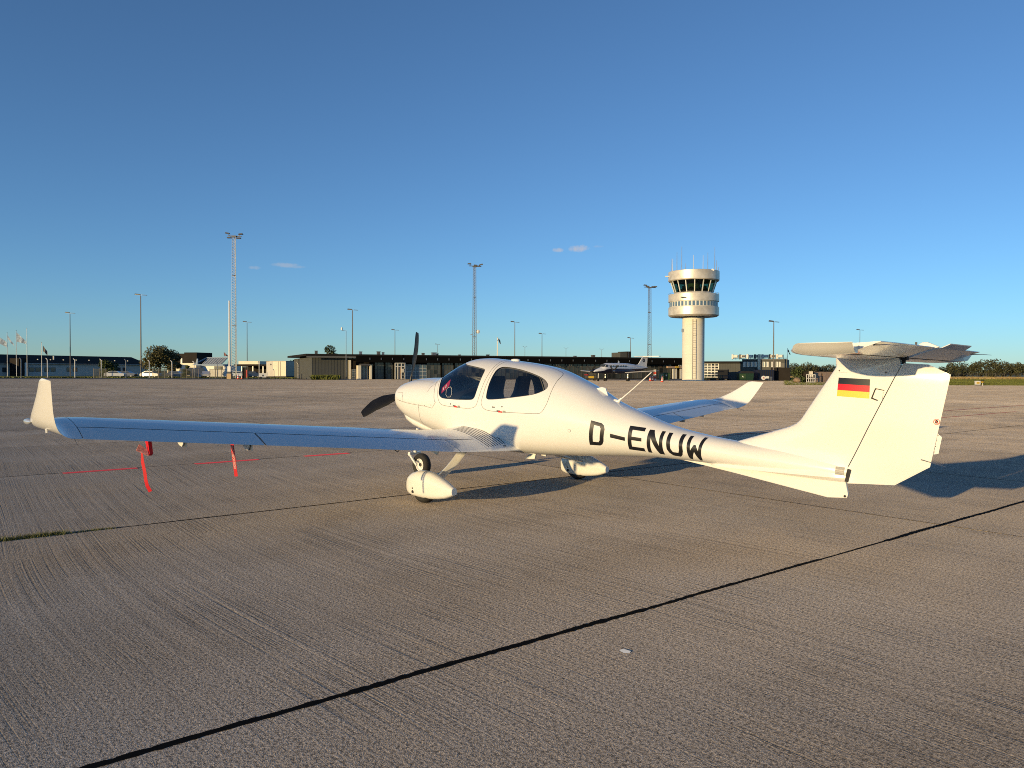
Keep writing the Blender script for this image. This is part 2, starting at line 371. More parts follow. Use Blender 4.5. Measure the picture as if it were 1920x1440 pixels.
# x, z_top, z_bottom, half_width, z_widest, n_top, n_bottom
ST=np.array([
(-2.12,1.400,1.060,.330,1.240,2.4,2.4),
(-2.08,1.442,1.005,.410,1.230,2.5,2.5),
(-1.98,1.480,0.930,.445,1.210,2.5,2.4),
(-1.80,1.515,0.845,.480,1.180,2.5,2.3),
(-1.55,1.533,0.775,.510,1.155,2.5,2.3),
(-1.40,1.534,0.745,.527,1.145,2.5,2.4),
(-1.25,1.537,0.720,.542,1.135,2.45,2.5),
(-1.10,1.578,0.695,.556,1.130,2.4,2.6),
(-0.90,1.692,0.660,.573,1.120,2.25,2.7),
(-0.70,1.778,0.630,.589,1.110,2.2,2.8),
(-0.52,1.813,0.605,.600,1.100,2.2,2.9),
(-0.35,1.817,0.590,.606,1.090,2.2,2.9),
(-0.15,1.802,0.570,.609,1.080,2.25,2.9),
( 0.10,1.780,0.555,.608,1.070,2.3,2.9),
( 0.45,1.743,0.543,.598,1.060,2.3,2.8),
( 0.82,1.682,0.548,.568,1.045,2.25,2.7),
( 1.27,1.528,0.572,.495,1.010,2.2,2.5),
( 1.56,1.408,0.592,.430,0.975,2.15,2.4),
( 1.81,1.282,0.610,.376,0.940,2.1,2.3),
( 2.16,1.161,0.632,.312,0.900,2.1,2.2),
( 2.52,1.044,0.645,.262,0.855,2.05,2.1),
( 2.90,0.966,0.640,.223,0.815,2.0,2.0),
( 3.43,0.897,0.612,.180,0.760,2.0,2.0),
( 4.00,0.850,0.587,.132,0.715,2.0,2.0),
( 4.40,0.800,0.577,.092,0.685,2.0,2.0),
( 4.60,0.770,0.573,.062,0.665,2.0,2.0)])
def _slopes(x,y):
    h=np.diff(x); d=np.diff(y,axis=0)/h[:,None]; m=np.zeros_like(y)
    m[0]=d[0]; m[-1]=d[-1]
    for i in range(1,len(x)-1):
        w1=2*h[i]+h[i-1]; w2=h[i]+2*h[i-1]
        s=d[i-1]*d[i]; ok=s>0
        den=np.where(ok,w1/np.where(d[i-1]==0,1e-9,d[i-1])+w2/np.where(d[i]==0,1e-9,d[i]),1.)
        m[i]=np.where(ok,(w1+w2)/den,0)
    return m
_SX=ST[:,0]; _SY=ST[:,1:]; _SM=_slopes(_SX,_SY)
def sec(x):
    x=min(max(x,_SX[0]),_SX[-1]); i=min(max(int(np.searchsorted(_SX,x))-1,0),len(_SX)-2)
    h=_SX[i+1]-_SX[i]; t=(x-_SX[i])/h
    return ((2*t**3-3*t**2+1)*_SY[i]+(t**3-2*t**2+t)*h*_SM[i]+(-2*t**3+3*t**2)*_SY[i+1]+(t**3-t**2)*h*_SM[i+1])
def S(x,v):
    # v: angle, 0 = right side, pi/2 = top, pi = left side
    zt,zb,w,zc,nt,nb=sec(x); c,s=np.cos(v),np.sin(v)
    n=nt if s>=0 else nb; r=(abs(c)**n+abs(s)**n)**(1/n)
    return np.array([x,w*c/r,zc+(zt-zc if s>=0 else zc-zb)*s/r])
def side_y(x,z):
    zt,zb,w,zc,nt,nb=sec(x)
    if z>=zc: q=(z-zc)/(zt-zc); n=nt
    else: q=(zc-z)/(zc-zb); n=nb
    q=min(max(q,0),1); return w*(1-q**n)**(1/n)

# wing stations: LE xyz, TE xyz, thickness ratio, cant angle (deg, 0 = flat)
D5=np.tan(np.radians(5.0))
def _z(y): return 1.0146-(5.587-y)*D5
WS=[]
for y in (0.30,0.62,0.9,1.2,1.8,2.4,3.2,4.0,4.8,5.3):
    t=(y-.62)/(5.3-.62); xt=.60+(.36-.60)*min(max(t,0)**.6,1); ch=1.34+(.90-1.34)*t
    inc=np.radians(3.6+1.4*max(t,0))
    WS.append(((xt-ch*np.cos(inc),y,_z(y)+ch*np.sin(inc)),(xt,y,_z(y)),.150-.006*t,5))
WS+=[((-.47,5.46,1.078),(.40,5.47,1.006),.14,8),
     ((-.36,5.60,1.105),(.455,5.58,1.022),.125,24),
     ((-.21,5.690,1.138),(.525,5.665,1.068),.115,48),
     ((-.03,5.735,1.200),(.590,5.715,1.135),.10,70),
     ((.17,5.765,1.29),(.655,5.752,1.235),.09,79),
     ((.36,5.79,1.40),(.735,5.783,1.36),.085,80),
     ((.50,5.81,1.492),(.80,5.808,1.47),.08,80),
     ((.59,5.815,1.515),(.82,5.815,1.495),.04,80)]
def camber(t,m=.06,p=.48): return np.where(t<p,m/p**2*(2*p*t-t*t),m/(1-p)**2*((1-2*p)+2*p*t-t*t))
def thick(t): return 5*(.2969*np.sqrt(t)-.126*t-.3516*t*t+.2843*t**3-.1036*t**4)
def wpt(k,t,side,sgn):
    le,te,th,ca=WS[k]; le=np.array(le); te=np.array(te); d=te-le; c=np.linalg.norm(d)
    a=np.radians(ca); up=np.array([0,-np.sin(a),np.cos(a)]); up-=d/c*(up@d)/c
    up/=np.linalg.norm(up)
    fade=1 if ca<10 else max(0,1-(ca-10)/60)
    o=camber(t)*fade+side*thick(t)*th
    p=le+d*t+up*c*o; return np.array([p[0],sgn*p[1],p[2]])
def Fimp(x, y, z):
    zt, zb, w, zc, nt, nb = sec(x); n = nt if z >= zc else nb; h = zt-zc if z >= zc else zc-zb
    return abs(y/w)**n+abs((z-zc)/h)**n
def Snorm(p):
    e = 2e-3; x, y, z = p
    g = np.array([Fimp(x+e, y, z)-Fimp(x-e, y, z), Fimp(x, y+e, z)-Fimp(x, y-e, z), Fimp(x, y, z+e)-Fimp(x, y, z-e)])
    return g/(np.linalg.norm(g)+1e-12)
def densify(poly, step, closed=True):
    out = []; n = len(poly)
    for k in range(n if closed else n-1):
        a, b = np.array(poly[k]), np.array(poly[(k+1) % n]); m = max(1, int(np.linalg.norm(b-a)/step))
        out += [tuple(a+(b-a)*i/m) for i in range(m)]
    if not closed: out.append(tuple(poly[-1]))
    return out
def rounded(poly, closed=True, it=2):
    for _ in range(it):
        out = []; n = len(poly)
        for k in range(n if closed else n-1):
            a, b = np.array(poly[k]), np.array(poly[(k+1) % n]); out += [tuple(.75*a+.25*b), tuple(.25*a+.75*b)]
        if not closed: out = [tuple(poly[0])]+out+[tuple(poly[-1])]
        poly = out
    return poly
def inside(P, poly):
    x, y = P[:, 0], P[:, 1]; r = np.zeros(len(P), bool); n = len(poly)
    for k in range(n):
        x0, y0 = poly[k]; x1, y1 = poly[(k+1) % n]
        if y0 == y1: continue
        c = ((y0 > y) != (y1 > y)) & (x < (x1-x0)*(y-y0)/(y1-y0)+x0); r ^= c
    return r
def cdt(loops, grid):
    pts, edges = [], []
    for lp in loops:
        b = len(pts); pts += lp; edges += [(b+k, b+(k+1) % len(lp)) for k in range(len(lp))]
    pts = pts+grid
    v, e, f, *_ = delaunay_2d_cdt([Vector(p) for p in pts], edges, [], 0, 1e-5)
    V = np.array([tuple(p) for p in v]); T = np.array([t for t in f if len(t) == 3]); return V, T, V[T].mean(axis=1)
KV = .55       # scale of the angle in the flattened skin
def flat(poly): return [(x, v*KV) for x, v in poly]
def mirror(poly): return [(x, PI-v) for x, v in reversed(poly)]
def skin_obj(name, V, T, keep, m, parent, off=0.0):
    T = T[keep]; used = np.unique(T); idx = {u: i for i, u in enumerate(used)}
    P = [S(V[u][0], V[u][1]/KV) for u in used]; Nn = [Snorm(p) for p in P]
    P = [p+n*off for p, n in zip(P, Nn)]
    return mesh_obj(name, P, [[idx[a] for a in reversed(t)] for t in T], m, parent, normals=Nn)
HP = PI/2
canL = [(-.905, 2.72), (-.885, 2.83), (-.849, 2.964), (-.787, 3.069), (-.615, 3.089), (-.326, 3.084), (-.15, 3.072), (-.058, 3.04), (-.011, 2.973), (.036, 2.643), (.05, 2.347), (.043, 2.096), (.022, 1.89), (.012, HP)]
canF = [(-1.15, HP), (-1.11, 1.95), (-1.02, 2.25), (-.95, 2.5)]
half = canF+canL
half0 = [half[0]]+rounded(half[1:-1], False, 2)+[half[-1]]
canopy_poly = half0+[(x, PI-v) for x, v in reversed(half0[1:-1])]
glL = [(-1.118, HP), (-1.078, 1.95), (-.99, 2.25), (-.918, 2.5), (-.882, 2.68), (-.866, 2.80), (-.818, 2.89), (-.735, 2.937), (-.475, 2.943), (-.155, 2.915), (-.095, 2.89), (-.068, 2.83), (-.045, 2.624), (-.05, 2.36), (-.075, 2.262), (-.138, 2.236), (-.319, 2.205), (-.585, 2.116), (-.70, 1.86), (-.745, HP)]
glL = [glL[0]]+rounded(glL[1:-1], False, 2)+[glL[-1]]
glass_poly = glL+[(x, PI-v) for x, v in reversed(glL[1:-1])]
rw = rounded([(.20, 2.11), (.135, 2.20), (.14, 2.433), (.140, 2.78), (.150, 2.868), (.26, 2.862), (.486, 2.818), (.836, 2.701), (.979, 2.595), (1.06, 2.459), (1.055, 2.34), (.98, 2.255), (.898, 2.213), (.654, 2.150), (.401, 2.110)], it=2)
door = [(.088, 2.02), (.092, 2.229), (.105, 2.469), (.078, 2.84), (.056, 2.941), (.098, 3.035), (.199, 3.079), (.551, 3.074), (1.011, 3.032), (1.088, 2.961), (1.148, 2.669), (1.113, 2.023), (1.07, 1.784), (1.0, 1.70), (.60, 1.68), (.16, 1.70), (.10, 1.80)]
step = .035
L_can = densify(flat(canopy_poly), step); L_gl = densify(flat(glass_poly), step); L_rw = densify(flat(rw), step); L_rwR = densify(flat(mirror(rw)), step); door = rounded(door, it=2); L_dr = densify(flat(door), step)
X0, X1, V0, V1 = -2.12, 4.60, -HP, 3*HP
frame = densify([(X0, V0*KV), (X1, V0*KV), (X1, V1*KV), (X0, V1*KV)], .05)
grid = [(x, v*KV) for x in np.arange(X0+.03, X1, .055) for v in np.linspace(V0, V1, 76)[1:-1]]
grid += [(x, v*KV) for x in (X0+.006, X0+.014) for v in np.linspace(V0, V1, 76)[1:-1]]
CV, CT, CC = cdt([frame, L_can, L_gl, L_rw, L_rwR, L_dr], grid)
iC, iG, iW, iWR, iD = (inside(CC, q) for q in (L_can, L_gl, L_rw, L_rwR, L_dr))
iF = (CC[:, 0] > X0) & (CC[:, 0] < X1)
fus = skin_obj('fuselage', CV, CT, iF & ~iC & ~iD & ~iWR, WHITE, plane)
can = skin_obj('canopy_frame', CV, CT, iC & ~iG, WHITE, plane)
drr = skin_obj('rear_door', CV, CT, iD & ~iW, WHITE, plane)
skin_obj('windshield', CV, CT, iG, GLASS, can, -.004)
skin_obj('window', CV, CT, iW, GLASS, drr, -.004)
skin_obj('window', CV, CT, iWR, GLASS, fus, -.004)
# dark lining inside the cabin, with the same openings a little larger
def grow(poly, k):
    c = np.mean(poly, axis=0); return [tuple(c+(np.array(p)-c)*k) for p in poly]
lin = (CC[:, 0] > -1.02) & (CC[:, 0] < 1.45) & ~iG & ~iW & ~iWR
skin_obj('cabin_lining', CV, CT, lin, LINER, fus, -.022)
def ribbon(name, pts, w, m, parent, off=.0012, closed=True):
    """thin strip lying on the skin along (x, v) points"""
    pts = densify([(x, v*KV) for x, v in pts], .03, closed); n = len(pts); P = [S(x, v/KV) for x, v in pts]; Nn = [Snorm(p) for p in P]; A_, B_ = [], []
    for k in range(n):
        a = P[(k-1) % n] if (closed or k > 0) else P[k]; b = P[(k+1) % n] if (closed or k < n-1) else P[k]
        d = b-a; s = np.cross(d, Nn[k]); s /= np.linalg.norm(s)+1e-9
        A_.append(P[k]+Nn[k]*off-s*w/2); B_.append(P[k]+Nn[k]*off+s*w/2)
    F = [(k, (k+1) % n, n+(k+1) % n, n+k) for k in range(n if closed else n-1)]
    return mesh_obj(name, A_+B_, F, m, parent, normals=Nn+Nn)
ribbon('panel_gap', canopy_poly, .0045, SEAM, can)
ribbon('panel_gap', door, .0045, SEAM, drr)
ribbon('window_seal', glass_poly, .006, DARKGREY, can, .0006)
ribbon('window_seal', rw, .006, DARKGREY, drr, .0006)
for pl, w in (([(-1.95, 3.161), (-1.865, 3.161), (-1.517, 3.161), (-1.195, 3.155), (-1.0, 3.189), (-.90, 3.0)], .004), ([(-1.343, 3.165), (-1.336, 3.448), (-1.36, 3.70), (-1.37, 3.95)], .004),
              ([(-1.965, 2.79), (-1.811, 2.765), (-1.79, 2.9), (-1.777, 3.115)], .003), ([(-1.02, 2.42), (-1.09, 2.45), (-1.144, 2.55), (-1.16, 2.68)], .004), ([(-1.22, HP), (-1.18, 1.95), (-1.10, 2.25), (-1.03, 2.5), (-.985, 2.72), (-.96, 2.9), (-.93, 3.02)], .005)):
    ribbon('panel_gap', pl, w, SEAM, fus, closed=False)
def disc_on(name, x, v, r, m, parent, off=.0022, n=12):
    p = S(x, v); nn = Snorm(p); a = np.cross(nn, [0, 0, 1]); a /= np.linalg.norm(a); b = np.cross(nn, a)
    return mesh_obj(name, [p+nn*off+(a*math.cos(t)+b*math.sin(t))*r for t in np.linspace(0, 2*PI, n, endpoint=False)], [tuple(range(n))], m, parent)
for x in (-1.86, -1.74, -1.60, -1.46, -1.33, -1.18): disc_on('fastener', x, 3.145, .007, SEAM, fus)
for x, v in ((-1.345, 3.23), (-1.80, 2.92), (-1.02, 3.10)): disc_on('fastener', x, v, .007, SEAM, fus)
for x, v in ((-.555, 3.035), (.285, 3.0), (.308, 3.002), (.446, 2.974)): disc_on('lock_plug', x, v, .010, SEAM, fus)
disc_on('static_port', 1.458, 3.317, .020, GREYP, fus); disc_on('static_port', 1.458, 3.317, .016, WHITE, fus, .0034)
def decal_on(name, x0, x1, v0, v1, m, parent, off=.003, slant=0.0):
    return mesh_obj(name, [S(x0, v0)+Snorm(S(x0, v0))*off, S(x1, v0+slant)+Snorm(S(x1, v0+slant))*off, S(x1, v1+slant)+Snorm(S(x1, v1+slant))*off, S(x0, v1)+Snorm(S(x0, v1))*off], [(0, 1, 2, 3)], m, parent)
for x0 in (-.50, .36):
    decal_on('door_latch', x0, x0+.055, 3.050, 3.076, DARKGREY, drr if x0 > 0 else can, .006); decal_on('latch_lever', x0+.03, x0+.095, 3.062, 3.088, REDPAINT, drr if x0 > 0 else can, .008)
    decal_on('placard', x0+.105, x0+.150, 3.045, 3.085, ALBLUE, drr if x0 > 0 else can, .004)

# nose: rounded lip, spinner, chin scoop, propeller
def ring_at(x, dx, k): return [S(x, v)*np.array([0, k, 1])+np.array([x+dx, 0, 0])+np.array([0, 0, (1-k)*0]) for v in np.linspace(0, 2*PI, 48, endpoint=False)]
c0 = np.array([0, 0, sec(-2.12)[3]])
rings = []
for dx, k in ((0, 1), (-.022, .955), (-.036, .86), (-.040, .70), (-.030, .45)):
    rings.append([np.array([-2.12+dx, (S(-2.12, v)[1])*k, c0[2]+(S(-2.12, v)[2]-c0[2])*k]) for v in np.linspace(0, 2*PI, 48, endpoint=False)])
MB().loft(rings, True, True).build('cowl_lip', WHITE, plane, 60)
HUB = np.array([-2.2579, 0, 1.3115])
mb = MB(); mb.lathe([(.001, -.23), (.05, -.20), (.095, -.14), (.13, -.06), (.145, .02), (.145, .10), (.10, .105)], 28, (HUB[0], 0, HUB[2]), 'x'); sp = mb.build('spinner', WHITE, plane, 40)
prop = bpy.data.objects.new('propeller', None); prop.location = HUB; link(prop, plane)
mb = MB(); mb.lathe([(.09, -.05), (.10, 0), (.09, .06)], 20, (0, 0, 0), 'x'); mb.build('hub', METAL, prop, 40)
for k in range(3):
    a = .1999-k*2*PI/3; rad = np.array([0, math.sin(a), math.cos(a)]); tan = np.array([0, math.cos(a), -math.sin(a)]); ax = np.array([-1., 0, 0])
    rings = []
    for t in np.linspace(0, 1, 22):
        r = .07+.88*t
        ch = np.interp(t, [0, .08, .25, .45, .65, .85, .95, 1], [.06, .075, .135, .180, .172, .138, .112, .085]); tw = R(np.interp(t, [0, .2, .5, 1], [62, 50, 33, 21]))
        th = np.interp(t, [0, .1, .3, 1], [.052, .046, .022, .007]); sweep = np.interp(t, [0, .4, .7, 1], [0, .018, .010, -.045])
        cd = tan*math.cos(tw)+ax*math.sin(tw); td = np.cross(rad, cd); ring = []
        for q in np.linspace(0, 2*PI, 16, endpoint=False):
            s_ = math.cos(q); ring.append(rad*r+cd*(ch/2*s_+sweep)+td*(th/2*math.sin(q)*(1-.35*s_)))
        rings.append(ring)
    b = MB().loft(rings).build('blade', PROPB, prop, 50)
    e = []
# chin scoop under the cowl
rings = []
for x, zt, zb, w in ((-2.06, 1.05, .985, .12), (-2.045, 1.08, .925, .22), (-2.0, 1.09, .885, .29), (-1.88, 1.06, .825, .345), (-1.70, 1.0, .760, .36), (-1.50, .94, .715, .345), (-1.30, .88, .685, .31), (-1.12, .82, .675, .25)):
    zc, h = (zt+zb)/2, (zt-zb)/2; rings.append([(x, w*math.copysign(abs(math.cos(q))**.75, math.cos(q)), zc+h*math.copysign(abs(math.sin(q))**.8, math.sin(q))) for q in np.linspace(0, 2*PI, 36, endpoint=False)])
MB().loft(rings).build('chin_scoop', WHITE, plane, 60)
mb = MB(); mb.box(-1.19, -1.105, -.24, .24, .700, .80); mb.build('cooling_outlet', BLACK, plane)

# registration letters following the side of the tail boom
def letter(name, outer, holes, c):
    """c: corners (x, z) bottom left, bottom right, top right, top left in side view; the strokes lie on the skin"""
    (bl, br, tr, tl) = [np.array(q) for q in c]
    def mp(u, w): return tuple((bl*(1-u)+br*u)*(1-w)+(tl*(1-u)+tr*u)*w)
    loops = [densify([mp(*q) for q in lp], .02) for lp in [outer]+holes]
    xs = np.array(loops[0]); gr = [(x, z) for x in np.arange(xs[:, 0].min(), xs[:, 0].max(), .02) for z in np.arange(xs[:, 1].min(), xs[:, 1].max(), .02)]
    V, T, Cc = cdt(loops, gr); k = inside(Cc, loops[0])
    for h in loops[1:]: k &= ~inside(Cc, h)
    T = T[k]; used = np.unique(T); idx = {u: i for i, u in enumerate(used)}; P, Nn = [], []
    for u in used:
        x, z = V[u]; zt, zb = sec(x)[:2]; z = min(max(z, zb+.004), zt-.004); p = np.array([x, -side_y(x, z), z]); n = Snorm(p); P.append(p+n*.0018); Nn.append(n)
    return mesh_obj(name, P, [[idx[a] for a in t] for t in T], BLACKP, fus, normals=Nn)
letter('letter_d', [(0, 0), (.72, 0), (.90, .07), (1, .22), (1, .78), (.90, .93), (.72, 1), (0, 1)], [[(.26, .15), (.64, .15), (.73, .24), (.74, .76), (.64, .85), (.26, .85)]], [(1.698, .758), (1.885, .757), (1.925, 1.012), (1.735, 1.052)])
letter('hyphen', [(0, 0), (1, 0), (1, 1), (0, 1)], [], [(1.985, .862), (2.172, .832), (2.176, .874), (1.986, .908)])
letter('letter_e', [(0, 0), (1, 0), (1, .15), (.24, .15), (.24, .42), (.88, .42), (.88, .57), (.24, .57), (.24, .85), (1, .85), (1, 1), (0, 1)], [], [(2.200, .735), (2.402, .722), (2.412, .992), (2.222, 1.010)])
letter('letter_n', [(0, 0), (.23, 0), (.23, .66), (.70, 0), (1, 0), (1, 1), (.78, 1), (.78, .36), (.30, 1), (0, 1)], [], [(2.437, .716), (2.640, .704), (2.646, .962), (2.462, .976)])
letter('letter_u', [(.10, .12), (.28, .01), (.72, 0), (.90, .11), (1, .28), (1, 1), (.77, 1), (.77, .32), (.68, .18), (.34, .18), (.24, .32), (.23, 1), (0, 1), (0, .28)], [], [(2.690, .702), (2.888, .692), (2.884, .940), (2.690, .953)])
letter('letter_w', [(.06, .03), (.25, 0), (.50, .36), (.74, 0), (.92, .02), (1, 1), (.80, 1), (.755, .42), (.57, .66), (.45, .66), (.25, .40), (.20, 1), (0, 1)], [], [(2.925, .676), (3.105, .668), (3.128, .918), (2.935, .930)])

# ---- fin, rudder, ventral fin: outlines in side view, thickness from a symmetric section
FLE = ([.60, .80, .862, .906, 1.00, 1.085, 1.120, 1.160, 1.688, 1.735, 1.80, 1.84], [3.10, 3.22, 3.30, 3.45, 3.745, 4.000, 4.068, 4.112, 4.458, 4.452, 4.452, 4.46])
FTE = ([.56, .593, .786, 1.615, 1.705, 1.86], [4.95, 5.003, 5.298, 5.455, 5.30, 5.28])
def xle(z): return float(np.interp(z, *FLE))
def xte(z): return float(np.interp(z, *FTE))
def xhinge(z): return 4.592+.473*(z-.715) if z > .70 else 4.585+.0*(z)
def fin_y(x, z):
    a, b = xle(z), xte(z); t = min(max((x-a)/(b-a), 0), 1)
    c = min(b-a, 1.25); y = float(thick(np.array(t)))*.115*c
    f = max(0, (.93-z)/.27); g = max(0, (z-1.60)/.24)
    edge = min(1, max(0, (x-a)/.14))**.5
    tail = min(1, max(0, (5.05-x)/.5))
    y += edge*(.055*f*f*tail*(1-min(1, max(0, (x-4.3)/.35))*.75)) + edge*tail*.085*g*g
    return y
def slab_obj(name, poly, m, parent, gx, gz, extra=(), smooth=45):
    lp = densify(poly, .03); xs = np.array(lp)
    gr = [(x, z) for x in np.arange(xs[:, 0].min(), xs[:, 0].max(), gx) for z in np.arange(xs[:, 1].min(), xs[:, 1].max(), gz)]+list(extra)
    V, T, Cc = cdt([lp], gr); T = T[inside(Cc, lp)]; used = np.unique(T); idx = {u: i for i, u in enumerate(used)}; n = len(used)
    P = [(V[u][0], -fin_y(*V[u]), V[u][1]) for u in used]+[(V[u][0], fin_y(*V[u]), V[u][1]) for u in used]
    F = [[idx[a] for a in t] for t in T]; F2 = [[n+idx[a] for a in reversed(t)] for t in T]
    E = {}
    for t in F:
        for k in range(3): a, b = t[k], t[(k+1) % 3]; E[(a, b)] = 1
    side = [(b, a, n+a, n+b) for a, b in E if (b, a) not in E]
    o = mesh_obj(name, P, F+F2+side, m, parent, smooth)
    bm = bmesh.new(); bm.from_mesh(o.data); bmesh.ops.remove_doubles(bm, verts=bm.verts[:], dist=1e-5); bmesh.ops.recalc_face_normals(bm, faces=bm.faces[:]); bm.to_mesh(o.data); bm.free()
    o.data.shade_smooth(); o.data.set_sharp_from_angle(angle=R(smooth)); return o
hz = np.linspace(.60, 1.835, 26)
fin_poly = [(xle(z), z) for z in (.62, .80, .862, .906, 1.00, 1.085, 1.120, 1.160, 1.4, 1.688, 1.735, 1.80)]+[(5.03, 1.80), (5.05, 1.70)]+[(xhinge(z)-.004, z) for z in (1.69, 1.4, 1.1, .8, .70, .62)]
ex = [(xle(z)+d, z) for z in np.linspace(.84, 1.83, 60) for d in (.002, .006, .014, .03, .055)]
fin = slab_obj('fin', fin_poly, WHITE, plane, .05, .035, ex)
rud_poly = [(4.600, .574), (5.003, .593), (5.298, .786), (5.455, 1.615), (5.274, 1.705), (5.077, 1.718)]+[(xhinge(z)+.005, z) for z in (1.69, 1.4, 1.1, .8, .70)]
rud = slab_obj('rudder', rud_poly, WHITE, plane, .05, .05)
def fin_decal(name, poly, m, parent, off=.002, gap=.03):
    lp = densify(poly, gap); xs = np.array(lp)
    gr = [(x, z) for x in np.arange(xs[:, 0].min(), xs[:, 0].max(), .03) for z in np.arange(xs[:, 1].min(), xs[:, 1].max(), .03)]
    V, T, Cc = cdt([lp], gr); T = T[inside(Cc, lp)]
    return mesh_obj(name, [(v[0], -max(fin_y(*v), side_y(v[0], v[1]) if v[0] < 4.6 and v[1] < sec(v[0])[0] else 0)-off, v[1]) for v in V], T.tolist(), m, parent, 40)
fl = [np.array(q) for q in ((4.499, 1.582), (4.793, 1.568), (4.789, 1.387), (4.489, 1.404))]
for k, m in enumerate((BLACKP, FLAGRED, GOLD)):
    a, b = k/3, (k+1)/3; l0, l1, r0, r1 = fl[0]*(1-a)+fl[3]*a, fl[0]*(1-b)+fl[3]*b, fl[1]*(1-a)+fl[2]*a, fl[1]*(1-b)+fl[2]*b
    fin_decal('flag_stripe', [tuple(l0), tuple(r0), tuple(r1), tuple(l1)], m, fin)
fin_decal('data_plate', [(4.491, .727), (4.572, .724), (4.570, .646), (4.487, .649)], ALBLUE, fin)
for k in range(4): fin_decal('plate_text_line', [(4.498, .716-k*.017), (4.565, .714-k*.017), (4.565, .708-k*.017), (4.498, .710-k*.017)], GREYP, fin, .003)
fin_decal('hinge_boot', [(4.600, .715), (4.632, .706), (4.607, .585), (4.578, .592)], BLACK, fin, .012)
fin_decal('panel_gap', [(4.466, 1.636), (4.93, 1.610), (4.93, 1.6085), (4.466, 1.6345)], GREYP, fin, .0012, .05)
for x, z in ((4.50, 1.648), (4.93, 1.632)): fin_decal('fastener', [(x+.007*math.cos(t), z+.007*math.sin(t)) for t in np.linspace(0, 2*PI, 9)[:-1]], SEAM, fin, .002)
# hinge notch: the rudder's horn reaches forward into the fin
fin_decal('hinge_cover', [(4.835, 1.470), (4.912, 1.455), (4.905, 1.374), (4.805, 1.392)], WHITE, rud, .010)
fin_decal('notch_gap', [(4.842, 1.486), (4.852, 1.483), (4.822, 1.396), (4.868, 1.376), (4.860, 1.368), (4.806, 1.388)], BLACK, fin, .0115)
fin_decal('notch_gap', [(4.846, 1.486), (4.92, 1.470), (4.92, 1.463), (4.846, 1.478)], SEAM, fin, .0112)
def circ(x, z, r, n=16): return [(x+r*math.cos(t), z+r*math.sin(t)) for t in np.linspace(0, 2*PI, n, endpoint=False)]
fin_decal('warning_sign', circ(5.348, 1.194, .027), REDPAINT, rud, .002); fin_decal('warning_sign', circ(5.348, 1.194, .0215), WHITEFLAT, rud, .003)
fin_decal('hand_symbol', [(5.338, 1.180), (5.358, 1.180), (5.360, 1.198), (5.354, 1.211), (5.344, 1.211), (5.336, 1.198)], BLACK, rud, .004); fin_decal('sign_bar', [(5.331, 1.209), (5.335, 1.213), (5.366, 1.179), (5.362, 1.175)], REDPAINT, rud, .005)
mb = MB(); mb.prism([(5.358, -.002, 1.090), (5.392, -.002, 1.060), (5.366, -.002, .912), (5.326, -.002, .902)], (0, .004, 0)); mb.build('trim_plate', WHITE, rud)
for z in (1.075, 1.025, .975, .925): fin_decal('rivet', circ(5.338+(z-.925)*.19-.006, z, .004, 8), SEAM, rud, .003)
mb = MB(); mb.tube([(5.229, -.022, .85), (5.32, -.02, .828), (5.43, -.015, .80)], [.005, .003, .002], 6); mb.build('static_wick', METAL, rud)
fin_decal('edge_strip', [(4.955, .5965), (5.01, .606), (5.29, .792), (5.20, .760), (5.06, .672)], WHITE, rud, .003)
mb = MB(); vf = [(2.72, .645), (3.409, .553), (4.10, .452), (4.392, .410), (4.577, .424), (4.590, .458), (4.563, .585), (4.0, .605), (3.4, .63)]
rings = [[(x, s*k, z) for x, z in vf] for s, k in ((-1, .014), (-1, .017), (1, .017), (1, .014))]
vfin = MB().prism([(x, -.016, z) for x, z in vf], (0, .032, 0)).build('ventral_fin', WHITE, plane)
bv = vfin.modifiers.new('bevel', 'BEVEL'); bv.width = .008; bv.segments = 2
mb = MB(); mb.lathe([(.001, -.02), (.012, -.02), (.012, -.015)], 14, (4.560, 0, .442), 'y'); mb.build('tail_bolt', BLACK, vfin)
pts = [(3.0, -.001), (3.4, 0), (4.0, 0), (4.57, 0)]
ribbon('panel_gap', [(2.85, 3*HP-.10), (3.4, 3*HP-.12), (4.0, 3*HP-.15), (4.57, 3*HP-.2)], .004, SEAM, fus, closed=False)

# ---- T-tail
def foil_ring(le, te, th, n=14, cam_=0.0):
    le, te = np.array(le, float), np.array(te, float); d = te-le; c = np.linalg.norm(d); u = np.array([-d[2], 0, d[0]]); u /= np.linalg.norm(u)
    ts = (1-np.cos(np.linspace(0, PI, n)))/2
    return [le+d*t+u*c*th*float(thick(np.array(t))) for t in ts]+[le+d*t-u*c*th*float(thick(np.array(t))) for t in ts[::-1][1:-1]]
ZS = 1.800
def cut_ring(le, te, s, y, zt, zb, cut):
    r = foil_ring((le, s*y, 0), (te, s*y, 0), 1.0); c = te-le; h = max(abs(p[2]) for p in r)
    return [np.array([min(p[0], cut), s*y, (zt+zb)/2+p[2]/h*(zt-zb)/2]) for p in r]
def stab_half(s):
    out = [cut_ring(4.455+.17*(y/1.40)**1.3, 5.46, s, y, ZS+.047, ZS-.047, 5.055) for y in (0, .3, .7, 1.05, 1.36)]
    for y, le, zb, zt, cut in ((1.44, 4.665, ZS-.050, ZS+.047, 5.19), (1.51, 4.695, ZS-.050, ZS+.047, 5.20), (1.545, 4.715, ZS-.040, ZS+.047, 5.205), (1.60, 4.75, ZS+.006, ZS+.050, 5.215), (1.635, 4.785, ZS+.034, ZS+.048, 5.22), (1.645, 4.81, ZS+.042, ZS+.047, 5.225)):
        out.append(cut_ring(le, 5.46, s, y, zt, zb, cut))
    return out
rs = list(reversed(stab_half(-1)))+stab_half(1)[1:]
stab = MB().loft(rs).build('stabilizer', WHITE, plane, 40)
UPA = R(11)
